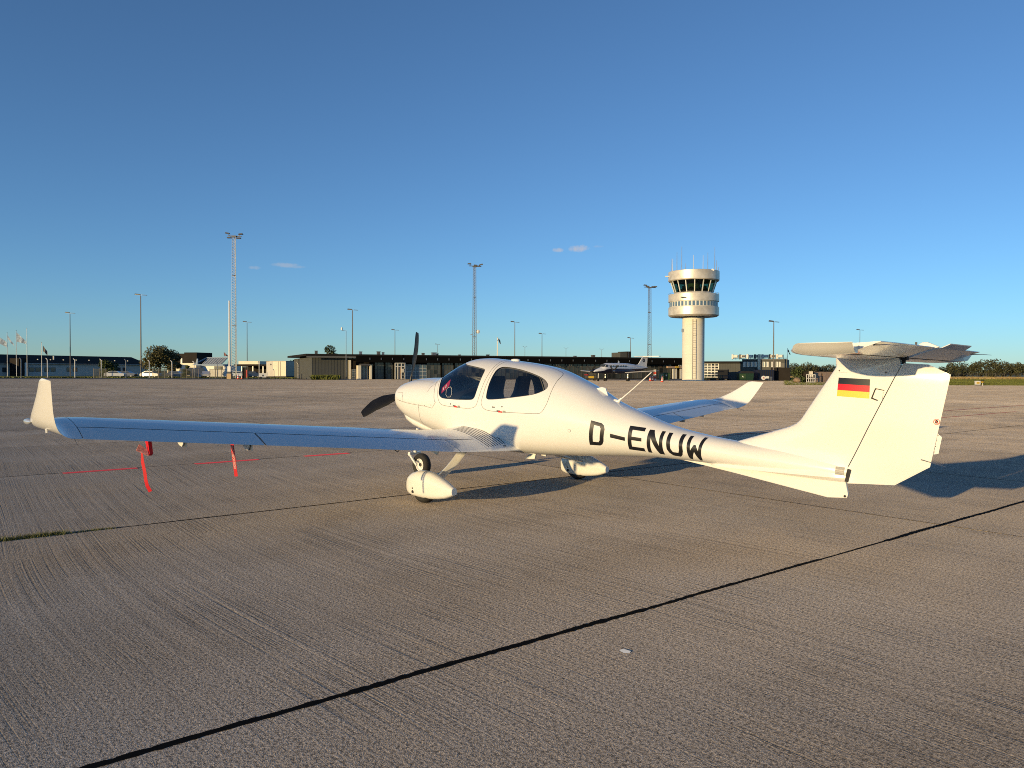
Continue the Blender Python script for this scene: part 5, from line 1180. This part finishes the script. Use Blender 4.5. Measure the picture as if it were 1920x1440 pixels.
for px, top, D, r, st, lb in ((132, 586, 196, .13, 'double', 'grey lamp post rising behind the long low building at far left'), (264.5, 552, 168, .15, 'double', 'tall lamp post just left of the autumn tree'),
    (463.5, 603, 214, .12, 'double', 'lamp post behind the open dark shelter'), (661, 580, 176, .14, 'double', 'tall lamp post rising over the corner of the terminal roof'),
    (740.5, 618, 236, .12, 'double', 'lamp post above the terminal, left of the propeller'), (820, 645, 330, .10, 'double', 'very small far lamp post between propeller and cockpit'),
    (965, 603, 196, .12, 'double', 'tall lamp post above the cockpit roof right of the wind sock'), (984, 650, 330, .10, 'vee', 'first of three forked far lamp posts over the terminal roof'),
    (1016, 625, 226, .12, 'double', 'medium lamp post between the first and second forked lamps'), (1061, 653, 330, .10, 'vee', 'second of three forked far lamp posts over the terminal roof'),
    (1128, 655, 330, .10, 'vee', 'third of three forked far lamp posts over the terminal roof'), (1182, 633, 230, .12, 'double', 'lamp post left of the lattice mast by the tower'),
    (1450, 602, 148, .13, 'double', 'lamp post standing in front of the operations building'), (1611.5, 618, 260, .12, 'double', 'lone lamp post seen above the tail plane')):
    lamp(px, top, D, r, st, lb)
o = empty('camera_post', at(649, 142), YAW-PI/2, 'thin bent post with a white camera at the terminal corner', 'post'); Hc = zat(649, 620, 142)
MB().tube([(0, 0, 0), (0, 0, Hc), (-.75, 0, Hc+.02)], .05, 6).build('pole', GALV, o); MB().lathe([(.001, -.25), (.16, -.2), (.18, .1), (.10, .35), (.001, .36)], 10, (-.80, 0, Hc+.3)).build('camera_dome', WHITEPOLE, o, 40)
# ---- flag poles and flags
FLAGS = mat('grey_white_flag', (.27, .34, .44), .8, var=.5, vscale=2.2); FLAGD = mat('dark_flag', (.10, .09, .09), .8, var=.4, vscale=2); FLAGR = mat('faded_red_flag', (.20, .09, .08), .8, var=.4, vscale=3)
def flagpole(px, top, D, label, flag=None, m=FLAGS, r=.07, pole=WHITEPOLE):
    o = empty('flagpole', at(px, D), YAW-PI/2, label, 'flagpole', 'flagpoles'); H = zat(px, top, D)
    MB().tube([(0, 0, 0), (0, 0, H)], [r, r*.7], 8).build('pole', pole, o, 40); MB().lathe([(.001, -.08), (.09, 0), (.001, .10)], 8, (0, 0, H)).build('finial', DARKGREY, o)
    if flag:   # points in (x right, z) relative to the pole, as two edges
        up, dn = flag; n = 9; L, Rr = [], []
        for i in range(n):
            t = i/(n-1)
            def ip(c): k = t*(len(c)-1); a = min(int(k), len(c)-2); f = k-a; return np.array(c[a])*(1-f)+np.array(c[a+1])*f
            a, b = ip(up), ip(dn); y = .22*math.sin(i*1.3)*t; L.append((a[0], y, a[1])); Rr.append((b[0], y+.08*math.sin(i), b[1]))
        V = L+Rr; V += [(x, y+.012, z) for x, y, z in V]; q = 2*n
        F = [(k, k+1, n+k+1, n+k) for k in range(n-1)]+[(q+n+k, q+n+k+1, q+k+1, q+k) for k in range(n-1)]+[(k+1, k, q+k, q+k+1) for k in range(n-1)]+[(n+k, n+k+1, q+n+k+1, q+n+k) for k in range(n-1)]
        mesh_obj('flag', V, F, m, o, 60)
    return o
s_ = 185/FOC
def fz(px, py): return zat(px, py, 185)
flagpole(-9, 628, 185, 'flagpole at the left edge with a large drooping grey flag', ([(.1, fz(0, 628)), (1.3, fz(0, 633)), (3.0, fz(0, 643))], [(.1, fz(0, 643)), (1.3, fz(0, 645)), (2.9, fz(0, 652))]))
flagpole(14, 624, 185, 'white flagpole with a narrow furled flag, second from the left edge', ([(.1, fz(14, 629)), (.9, fz(14, 638)), (1.8, fz(14, 649))], [(.1, fz(14, 636)), (.8, fz(14, 642)), (1.75, fz(14, 650.5))]))
flagpole(31, 620, 185, 'white flagpole with a square grey flag, third from the left edge', ([(.1, fz(31, 623.5)), (1.3, fz(31, 632)), (2.6, fz(31, 643))], [(.1, fz(31, 641)), (1.3, fz(31, 643)), (2.3, fz(31, 645))]))
flagpole(51, 615.5, 185, 'bare white flagpole without a flag at the far left')
flagpole(78.5, 642, 185, 'short white flagpole with a limp dark flag at the far left', ([(.3, fz(78, 648)), (.9, fz(78, 654)), (1.5, fz(78, 662))], [(.35, fz(78, 659)), (.9, fz(78, 662)), (1.45, fz(78, 669))]), FLAGD)
flagpole(420.5, 668, 230, 'thin pole with a small dark red flag left of the tall mast', ([(-.1, zat(420, 660, 230)), (.6, zat(420, 664, 230)), (1.3, zat(420, 668, 230))], [(-.1, zat(420, 667, 230)), (.6, zat(420, 667.5, 230)), (1.25, zat(420, 669, 230))]), FLAGR, .05)
flagpole(932.5, 633, 172, 'white pole with a limp dark wind sock above the cockpit', ([(.3, zat(932, 634, 172)), (.65, zat(932, 639, 172)), (.75, zat(932, 645, 172))], [(.15, zat(932, 637, 172)), (.35, zat(932, 641, 172)), (.65, zat(932, 645.5, 172))]), FLAGD, .14)
flagpole(1476, 654, 165, 'thin pole with a small dark flag right of the operations building', ([(.1, zat(1476, 654, 165)), (.35, zat(1476, 658, 165)), (.62, zat(1476, 664, 165))], [(.05, zat(1476, 658, 165)), (.3, zat(1476, 662, 165)), (.55, zat(1476, 665.5, 165))]), FLAGD, .05)
o = empty('banner_pole', at(430.5, 150), YAW-PI/2, 'plain white banner pole standing on a yellow box left of the tall mast', 'pole'); H = zat(430, 564, 150)
MB().tube([(0, 0, .9), (0, 0, H)], [.20, .15], 10).build('pole', WHITEPOLE, o, 40); MB().box(-.42, .42, -.42, .42, 0, 1.0).build('foot_box', mat('sand_box', (.50, .36, .20), .8), o); MB().box(-.33, .30, -.3, .3, 1.0, zat(430, 687, 150)).build('cabinet', WHITEPOLE, o); MB().box(-.34, .31, -.31, .31, 1.02, 1.42).build('dark_band', DARKGREY, o)
# ---- fence
names_ = ['leftmost', 'second', 'third', 'fourth', 'fifth', 'sixth', 'seventh', 'eighth', 'ninth', 'tenth', 'eleventh', 'twelfth', 'thirteenth']
for k, (px, top, bt) in enumerate(((39.5, 671, 706), (89, 671.5, 706), (140.5, 672.5, 706), (190, 673, 706.5), (236, 673.5, 707), (280, 675, 707), (322.5, 676, 707), (364, 677, 707.5), (408, 678, 707.5), (486, 680, 707.5), (559, 680, 708), (593.5, 680.5, 708), (626.5, 681, 708))):
    D = 162 if px < 560 else 150; o = empty('fence_post', at(px, D), YAW-PI/2, f'{names_[k]} tall white fence post from the left, top bent to one side', 'fence post', 'bent topped fence posts'); H = zat(px, top, D)
    MB().tube([(0, 0, 0), (0, 0, H*.90), (-.10, 0, H*.95), (-.32, 0, H)], .075, 6).build('post', WHITEPOLE if k % 4 else GALV, o, 50); MB().box(-.14, .14, -.14, .14, -.02, .12).build('foot', ROOFGREY, o)
MESHF = mat('dark_mesh_fence', (.05, .055, .04), .8, var=.4, vscale=1.5)
for k, (a, b, lb) in enumerate(((175, 201, 'dark mesh fence panel left of the white car'), (286, 318, 'dark mesh fence panel below the autumn tree'), (339, 372, 'mesh fence panel in front of the round vault'), (393, 420, 'mesh fence panel in front of the glass hall'))):
    Fm = Facade(a, 158, b, 158); o = Fm.root('mesh_fence', lb, 'fence', 'mesh fence panels'); hh = 1.9; L_ = Fm.L
    for i in range(int(L_/1.2)+1): Fm.piece('post', POLEM, o, i*1.2, i*1.2+.08, -.04, .04, 0, hh+.1)
    mb = MB()
    for i in range(int(L_/.14)): mb.box(i*.14, i*.14+.055, -.01, .01, .08, hh)
    mb.box(0, L_, -.02, .02, hh-.05, hh); mb.box(0, L_, -.022, .022, .05, .10); Fm.part(mb, 'mesh', MESHF, o)
Fm = Facade(566, 158, 600, 150); o = Fm.root('board_fence', 'dark board fence beside the terminal end wall', 'fence')
for i in range(22): Fm.piece('board', DARKCLAD, o, Fm.L*i/22, Fm.L*(i+.9)/22, -.03, .03, 0, 2.3)
# ---- parked cars
def car(px, D, yaw, m, label, van=False):
    o = empty('parked_car', at(px, D), yaw, label, 'car', 'cars parked behind the fence'); L_, w = (4.4, .88) if not van else (5.2, .98); h = 1.45 if not van else 2.3
    prof = [(-2.15, .35), (-2.2, .75), (-2.05, .92), (-1.2, 1.0), (-.55, h), (.95, h+.02), (1.75, 1.02), (2.1, .95), (2.2, .6), (2.12, .32)] if not van else [(-2.5, .4), (-2.6, .9), (-2.2, 1.15), (-1.6, h-.1), (-1.3, h), (2.5, h), (2.6, 1.2), (2.58, .4)]
    rings = [[(x, y*w*(1-.16*max(0, (z-.95)/.6)) if abs(y) == 1 else y*w, z) for x, z in prof] for y in (-1, -.9, .9, 1)]
    b = MB().loft(rings, True, True).build('body', m, o, 40)
    gl = [(-1.12, 1.0), (-.55, h-.09), (.85, h-.07), (1.5, 1.03)] if not van else [(-2.05, 1.2), (-1.55, h-.2), (-.8, h-.2), (-.8, 1.2)]
    for s in (-1, 1): MB().prism([(x, s*w*(1-.16*max(0, (z-.95)/.6))*1.004, z) for x, z in gl], (0, s*.012, 0)).build('window', PANE, b)
    for x in (-1.35, 1.35):
        for s in (-1, 1):
            wr = bpy.data.objects.new('wheel', None); wr.location = (x, s*(w-.12), .32); link(wr, o); MB().lathe([(.18, -.11), (.32, -.10), (.32, .10), (.18, .11)], 18, (0, 0, 0), 'y').build('tyre', RUBBER, wr, 40); MB().lathe([(.001, -.10), (.19, -.09), (.19, .09), (.001, .10)], 12, (0, 0, 0), 'y').build('rim', GALV, wr, 40)
    for s in (-1, 1): MB().box(-2.2, -2.12, s*.62-.15, s*.62+.15, .68, .82).build('headlight', LENS, o)
    return o
car(216, 176, YAW+PI/2+.15, CARW, 'white estate car parked behind the fence left of the autumn tree'); car(283, 176, YAW+PI/2-.1, CARW, 'white car half hidden beneath the autumn tree'); car(386, 180, YAW+.4, CARW, 'small white car in front of the glass hall')
car(372, 186, YAW+PI/2, CARB, 'dark blue van beside the glass hall awning', True); car(447, 180, YAW+PI/2, CARS, 'silver car under the dark shelter'); car(474, 181, YAW+PI/2+.1, CARB, 'dark car under the shelter beside the red pump'); car(330, 182, YAW+PI/2, CARB, 'dark car left of the round vault'); car(238, 184, YAW+PI/2, CARB, 'dark car between the two white cars at left')
# ---- fuel pump frame, ground power cart, cones
o = empty('fuel_pump', at(459.5, 149), YAW-PI/2, 'dark framed fuel cabinet with a red pump at the foot of the mast', 'fuel pump'); H = zat(460, 687, 149)
mb = MB(); mb.box(-.62, -.52, -.1, .1, 0, H); mb.box(.52, .62, -.1, .1, 0, H); mb.box(-.62, .62, -.12, .12, H-.14, H); mb.build('frame', DARKGREY, o); MB().box(-.5, .1, .12, .16, .15, H-.16).build('panel', DARKCLAD, o); MB().box(.22, .46, -.16, .2, .3, H*.72).build('pump', REDB, o)
mb = MB(); mb.tube([(.5, -.2, H*.6), (.75, -.25, .5), (.95, -.2, .2), (1.15, -.1, .45)], .03, 6); mb.build('hose', BLACK, o)
o = empty('power_cart', at(494, 146), YAW-PI/2+.3, 'small white ground power cart with black wheels', 'cart')
MB().box(-.75, .55, -.5, .5, .35, 1.15).build('body', WHITEPOLE, o); MB().box(-.9, .9, -.45, .45, .25, .35).build('chassis', BLACK, o); MB().prism([(-.3, -.51, .55), (.1, -.51, .55), (-.1, -.51, .95)], (0, -.02, 0)).build('panel_mark', BLACK, o); mb = MB(); mb.tube([(.7, -.4, .3), (.75, -.4, 1.35), (.75, .4, 1.35), (.7, .4, .3)], .04, 6); mb.build('handle', WHITEPOLE, o)
for x in (-.55, .7):
    for s in (-1, 1): MB().lathe([(.001, -.08), (.25, -.08), (.25, .08), (.001, .08)], 16, (x, s*.5, .25), 'y').build('wheel', RUBBER, o, 40)
for px, D, h, lb in ((446.5, 147, .98, 'traffic cone standing in front at the foot of the tall mast'), (454, 150, .90, 'traffic cone beside the fuel cabinet behind the other one'), (1219, 134, .95, 'left one of two traffic cones under the parked twin-engine tail'), (1223.5, 135, .95, 'right one of two traffic cones under the parked twin-engine tail'), (1241.5, 121, .85, 'single traffic cone standing alone in front of the green bins')):
    o = empty('traffic_cone', at(px, D), 0, lb, 'traffic cone', 'traffic cones'); MB().box(-.24, .24, -.24, .24, 0, .05).build('base', ORANGE, o)
    rr = lambda f: .19*(1-f)+.03
    for i in range(5): f0, f1 = i/5, (i+1)/5; MB().lathe([(rr(f0), .05+h*f0), (rr(f1), .05+h*f1)], 16).build('sleeve' if i % 2 else 'cone', CONEW if i % 2 else ORANGE, o, 40)
    MB().lathe([(.03, .05+h), (.001, .06+h)], 12).build('tip', ORANGE, o)
for px, lb in ((1226.5, 'left one of the two red and white barrier poles near the cones'), (1229.5, 'right one of the two red and white barrier poles near the cones')):
    o = empty('barrier_pole', at(px, 136), 0, lb, 'pole', 'barrier poles')
    for i in range(5): MB().tube([(0, 0, .4*i), (0, 0, .4*i+.4)], .07, 8).build('band', ORANGE if i % 2 else CONEW, o)
# ---- bins, skip, containers by the tower
def bin_(px, D, w, h, m, label, lid=None):
    o = empty('waste_bin', at(px, D), YAW-PI/2, label, 'bin'); w2 = w/2
    MB().hexa([Vector(q) for q in ((-w2*.9, -.45, .15), (w2*.9, -.45, .15), (w2*.9, .45, .15), (-w2*.9, .45, .15), (-w2, -.55, h*.85), (w2, -.55, h*.85), (w2, .55, h*.85), (-w2, .55, h*.85))]).build('body', m, o); MB().hexa([Vector(q) for q in ((-w2*1.02, -.58, h*.85), (w2*1.02, -.58, h*.85), (w2*1.02, .58, h*.85), (-w2*1.02, .58, h*.85), (-w2*.95, -.3, h), (w2*.95, -.3, h), (w2*.95, .4, h), (-w2*.95, .4, h))]).build('lid', lid or m, o)
    MB().box(-w2*.3, w2*.05, -.56, -.53, h*.55, h*.75).build('sticker', WHITEFLAT, o)
    for x in (-w2*.7, w2*.7): MB().lathe([(.001, -.05), (.10, -.05), (.10, .05), (.001, .05)], 10, (x, -.4, .10), 'y').build('castor', BLACK, o)
    return o
bin_(1240, 141, .75, 1.25, mat('pale_green_bin', (.16, .20, .10), .6), 'narrow pale green bin left of the wide green one'); bin_(1249, 142, 1.15, 1.45, GREENBIN, 'wide green steel bin left of the tower foot')
o = empty('skip_container', at(1397, 147), YAW-PI/2, 'large dark green waste skip with sloping black lid', 'skip'); 
MB().hexa([Vector(q) for q in ((-1.2, -1, .1), (1.25, -1, .1), (1.3, 1, .1), (-1.2, 1, .1), (-1.35, -1.1, 1.35), (1.35, -1.1, 1.35), (1.35, 1.1, 1.35), (-1.35, 1.1, 1.35))]).build('body', DARKGREEN, o); MB().prism([(-1.38, -1.12, 1.36), (1.38, -1.12, 1.36), (1.2, -1.12, 1.75), (-.9, -1.12, 1.8)], (0, 2.2, 0)).build('lid', BLACK, o); MB().box(-1.25, -.2, -1.13, -1.09, .35, 1.2).build('side_panel', GREENBIN, o); MB().prism([(-.95, -1.14, .95), (-.75, -1.14, .80), (-.55, -1.14, .60), (-.85, -1.14, .65)], (0, -.01, 0)).build('sticker', WHITEFLAT, o)
o = empty('dark_container', at(1431, 149), YAW-PI/2, 'black steel container in front of the operations building', 'container'); MB().box(-1.5, 1.7, -1.2, 1.2, .1, 2.05).build('body', NAVY, o)
for i in range(9): MB().box(-1.45+i*.36, -1.30+i*.36, -1.24, -1.20, .2, 1.95).build('rib', BLACK, o)
o = empty('hose_trailer', at(1435, 140), YAW-PI/2, 'small trailer with a white hose reel and red hub', 'trailer'); MB().lathe([(.001, -.14), (.18, -.15), (.18, -.11), (.38, -.11), (.38, .11), (.001, .11)], 20, (-.35, 0, .55), 'y').build('reel', WHITEPOLE, o, 40); MB().lathe([(.001, -.17), (.12, -.17), (.12, -.14)], 14, (-.35, 0, .55), 'y').build('reel_hub', REDB, o, 40); MB().box(.05, .60, -.2, .2, .45, .85).build('tank', WHITEPOLE, o); MB().box(.75, 1.2, -.15, .15, .62, .75).build('shelf', GALV, o); mb = MB(); [mb.box(x, x+.06, -.1, .1, 0, .65) for x in (.62, .95, 1.1)]; mb.build('stand', GALV, o)
# baggage carts in the shade beside the tower
for k, (px, D, m, lb) in enumerate(((1329, 146, GREENBIN, 'green baggage cart nearest the tower foot'), (1345, 147, DARKGREEN, 'dark green baggage cart between the two others'), (1361, 148, NAVY, 'dark baggage cart furthest from the tower foot'))):
    o = empty('baggage_cart', at(px, D), YAW-PI/2+.1, lb, 'cart', 'baggage carts'); MB().box(-.85, .85, -.5, .5, .35, .5).build('bed', m, o); mb = MB(); [mb.box(x, x+.06, y, y+.06, .5, 1.0) for x in (-.85, .79) for y in (-.5, .44)]; mb.box(-.85, .85, -.5, -.46, .75, .95); mb.build('side_rail', m, o); mb = MB(); mb.bar((-.85, 0, .40), (-1.25, 0, .2), .05); mb.build('tow_bar', GALV, o)
    for x in (-.6, .6):
        for s in (-1, 1): MB().lathe([(.001, -.06), (.18, -.06), (.18, .06), (.001, .06)], 14, (x, s*.45, .18), 'y').build('wheel', RUBBER, o, 40)
o = empty('cargo_box', at(1356, 152), YAW-PI/2, 'dark cargo box behind the baggage carts', 'box'); MB().box(-.9, .9, -.7, .7, .2, 2.0).build('body', BLACK, o); MB().box(-.95, .95, -.75, .75, 2.0, 2.1).build('lid', DARKGREY, o)
o = empty('baggage_tug', at(1108, 137), YAW-PI/2, 'dark tug with a yellow side panel parked behind the nose of the twin-engine aeroplane', 'tug'); MB().box(-1.0, .9, -.6, .6, .35, .90).build('body', DARKGREY, o); MB().box(-.5, .45, -.63, -.60, .45, .80).build('side_panel', YELLOWP, o); MB().box(-.4, .9, -.55, .55, .96, 1.75).build('cab', DARKGREY, o); MB().box(-1.15, -.45, -.5, .5, .96, 1.1).build('hood', REDB, o)
for x in (-.7, .65):
    for s in (-1, 1): MB().lathe([(.001, -.1), (.28, -.1), (.28, .1), (.001, .1)], 14, (x, s*.55, .28), 'y').build('wheel', RUBBER, o, 40)
# ---- wooden shed, white frame, bush, boulder, signs at the right
S1 = Facade(1527, 122, 1563, 124); sh = S1.root('wooden_shed', 'weathered pinkish board shed with a dark doorway behind the fin', 'shed'); zs = S1.z(1545, 696.5); us = S1.L
for i in range(14):
    a, b = us*i/14, us*(i+.94)/14
    if .33 < (a+b)/2/us < .42: S1.piece('lintel_board', WOODB, sh, a, b, -.03, .03, zs*.82, zs)
    else: S1.piece('board', WOODB, sh, a, b, -.03, .03, .02, zs-.03*((i*7) % 3))
S1.piece('core', DARKCLAD, sh, .05, us-.05, -2.6, -.05, 0, zs-.12); S1.piece('roof', ROOFM, sh, -.1, us+.1, -2.8, .15, zs-.02, zs+.06)
o = empty('white_frame_stand', at(1519, 121), YAW-PI/2, 'white steel frame stand beside the wooden shed', 'frame'); mb = MB()
for x in (-.68, -.34, 0, .34, .68): mb.box(x-.04, x+.04, -.3, -.22, 0, 1.3)
for z in (.08, .65, 1.26): mb.box(-.7, .7, -.3, -.22, z-.04, z+.04)
mb.build('frame', WHITEPOLE, o); MB().box(-.1, .35, -.2, .3, .9, 1.75).build('crate', CREAM, o)
tree('shed_bush', 1503, 124, 2.2, 3.2, 'green bush left of the white frame stand', LEAF4, 700, None, .03, 7, .35, 90)
rgk = np.random.default_rng(4); rings = []
for f in np.linspace(0, 1, 7): rings.append([((.62*math.sin(PI*(.18+.74*f)))*math.cos(q)*(1+.15*rgk.normal()), .5*math.sin(PI*(.18+.74*f))*math.sin(q)*(1+.15*rgk.normal()), .78*f) for q in np.linspace(0, 2*PI, 12, endpoint=False)])
o = MB().loft(rings).build('boulder', mat('sandstone', (.24, .17, .11), .9, var=.3, vscale=3, bump=.6, bscale=9), None, 70); o.location = at(1494, 120); tag(o, 'brown boulder at the apron edge beside the bush', 'boulder')
def airsign(px, D, w, h, m, label, txt, tm):
    o = empty('airfield_sign', at(px, D), YAW-PI/2, label, 'sign'); MB().box(-w/2, w/2, -.1, .1, .12, .12+h).build('panel', m, o); MB().box(-w/2-.03, w/2+.03, -.12, .12, .10+h, .16+h).build('cap', m, o)
    for x in (-w*.35, w*.35): MB().box(x-.04, x+.04, -.05, .05, -.06, .12).build('leg', GALV, o)
    MB().box(-w*.30, w*.30, -.115, -.10, .22, .02+h).build('face', tm, o); return o
airsign(1833, 96, .62, .42, WHITEPOLE, 'white airfield sign with a dark face, the nearer of the two', '', YELLOWP); airsign(1841, 106, .55, .38, BLACK, 'black airfield sign behind the white one', '', YELLOWP)
o = empty('marker_post', at(1842.5, 95), 0, 'short white marker post right of the white sign', 'post'); MB().tube([(0, 0, -.05), (0, 0, .30)], .03, 8).build('stake', WHITEPOLE, o); MB().lathe([(.035, .30), (.001, .33)], 8).build('cap', WHITEPOLE, o)
# ---- far wire fence along the meadow
Ff = Facade(1780, 250, 2050, 250); wf = Ff.root('wire_fence', 'thin wire fence in front of the dark tree row', 'fence')
for i in range(int(Ff.L/3)): Ff.piece('post', POLEM, wf, i*3, i*3+.09, -.04, .04, 0, 1.4)
mb = MB(); [mb.box(0, Ff.L, -.01, .01, z, z+.03) for z in (.5, .9, 1.3)]; Ff.part(mb, 'wire', POLEM, wf)

# ---- parked twin turboprop
KD = 131.0; kp = at(1149, KD)
kair = empty('twin_turboprop', kp, 0, 'white and navy twin-engine aeroplane with T-tail parked by the terminal', 'aeroplane')
KH = -RH*math.cos(R(40))-FH*math.sin(R(40))      # the way its nose points
kair.rotation_euler = (0, 0, math.atan2(-KH[1], -KH[0]))     # local +x is aft
KGREY = mat('aircraft_grey', (.30, .30, .33), .4)
KWHITE = mat('aircraft_white', (.74, .74, .75), .25, coat=.3, var=.03)
def kst(x):
    X = [-4.6, -4.3, -3.6, -2.9, -2.3, -1.6, 3.2, 5.2, 7.4, 9.0]; zt = [1.72, 1.92, 2.15, 2.35, 2.92, 3.08, 3.08, 2.92, 2.62, 2.42]; zb = [1.55, 1.42, 1.32, 1.28, 1.26, 1.26, 1.28, 1.45, 1.85, 2.25]; w = [.10, .32, .52, .66, .76, .80, .80, .62, .32, .08]
    return np.interp(x, X, zt), np.interp(x, X, zb), np.interp(x, X, w)
def kring(x, lo=0, hi=2*PI, n=28, k=1.0):
    zt_, zb_, w_ = kst(x); return [(x, k*w_*math.cos(q), (zt_+zb_)/2+k*(zt_-zb_)/2*math.sin(q)) for q in np.linspace(lo, hi, n, endpoint=hi-lo < 6)]
xs_ = [-4.6, -4.3, -3.9, -3.6, -3.2, -2.9, -2.6, -2.3, -1.95, -1.6, 0, 1.6, 3.2, 4.2, 5.2, 6.3, 7.4, 8.2, 9.0]
kf = MB().loft([kring(x, 0, 2*PI, 30) for x in xs_]).build('fuselage', KWHITE, kair, 45)
for lo, hi in ((PI+.10, 2*PI-.10),): MB().loft([kring(x, lo, hi, 16, 1.008) for x in xs_], False, False).build('navy_belly', NAVY, kf, 60)
for s in (-1, 1):
    for i in range(7): x = -1.25+i*.62; mb = MB(); mb.lathe([(.001, 0), (.20, 0), (.20, .02)], 14, (x, 0, 2.48), 'y'); mb.V = [(v[0], s*(.765+abs(v[1])*1), v[2]*1.15-.37) for v in mb.V]; mb.build('window', PANE, kf, 40)
    MB().prism([(-2.62, s*.655, 2.38), (-1.95, s*.72, 2.42), (-1.98, s*.60, 2.82), (-2.28, s*.52, 2.80)], (0, s*.03, 0)).build('cockpit_window', PANE, kf)
MB().prism([(-2.78, -.52, 2.42), (-2.78, .52, 2.42), (-2.34, .46, 2.86), (-2.34, -.46, 2.86)], (-.02, 0, .03)).build('windscreen', PANE, kf)
def ksurf(name, pts, th, m=KWHITE, parent=kair): return MB().prism(pts, th).build(name, m, parent)
for s in (-1, 1):
    ksurf('wing', [(.0, s*.5, 1.30), (2.2, s*.5, 1.30), (1.75, s*8.6, 1.72), (.85, s*8.6, 1.72), (-.2, s*2.6, 1.40)], (0, 0, .11), KGREY)
    rings = []
    for x, r in ((-2.45, .20), (-2.2, .34), (-1.2, .42), (.4, .42), (1.6, .30), (2.6, .10)): rings.append([(x, s*2.6+r*.9*math.cos(q), 1.72+r*math.sin(q)) for q in np.linspace(0, 2*PI, 18, endpoint=False)])
    na = MB().loft(rings).build('nacelle', KWHITE if False else NAVY, kair, 45)
    MB().lathe([(.001, -2.95), (.14, -2.75), (.19, -2.45)], 14, (0, s*2.6, 1.72), 'x').build('spinner', METAL, na, 40)
    for k in range(4): a = PI/4+k*PI/2; mb = MB(); d = Vector((0, math.cos(a), math.sin(a))); t = Vector((.08, -math.sin(a)*.09, math.cos(a)*.09)); c = Vector((-2.62, s*2.6, 1.72)); mb.prism([c+d*.1-t*.6, c+d*.1+t*.6, c+d*.8+t, c+d*1.32+t*.7, c+d*1.32-t*.7, c+d*.8-t], (.03, 0, 0)); mb.build('blade', BLACK, na)
    mb = MB(); mb.tube([(.9, s*2.6, 1.4), (.9, s*2.6, .35)], .07, 8); mb.build('main_leg', METAL, kair, 40)
    for q in (-.17, .17): MB().lathe([(.001, -.10), (.26, -.10), (.29, -.05), (.29, .05), (.26, .10), (.001, .10)], 18, (.9, s*2.6+q, .29), 'y').build('main_wheel', RUBBER, kair, 40)
    ksurf('stabilizer', [(7.75, s*.05, 4.30), (9.0, s*.05, 4.30), (9.35, s*2.8, 4.30), (8.75, s*2.8, 4.30)], (0, 0, .09), KWHITE)
fp = ksurf('fin', [(5.9, -.06, 2.75), (6.6, -.06, 2.95), (7.75, -.06, 4.32), (9.05, -.06, 4.32), (8.75, -.06, 2.40), (7.4, -.06, 2.6)], (0, .12, 0))
for s in (-1, 1): mb = MB(); mb.lathe([(.10, 0), (.34, 0), (.34, .01), (.10, .01)], 20, (7.95, 0, 3.62), 'y'); mb.V = [(v[0], s*(.066+v[1]), v[2]) for v in mb.V]; mb.build('tail_badge', NAVY, fp)
mb = MB(); mb.tube([(-3.55, 0, 1.4), (-3.6, 0, .3)], .06, 8); mb.build('nose_leg', WHITEPOLE, kair, 40); MB().lathe([(.001, -.09), (.22, -.09), (.26, -.04), (.26, .04), (.22, .09), (.001, .09)], 18, (-3.62, 0, .26), 'y').build('nose_wheel', RUBBER, kair, 40)
ksurf('blade_antenna', [(1.2, -.015, 3.06), (1.45, -.015, 3.42), (1.6, -.015, 3.42), (1.65, -.015, 3.06)], (0, .03, 0))
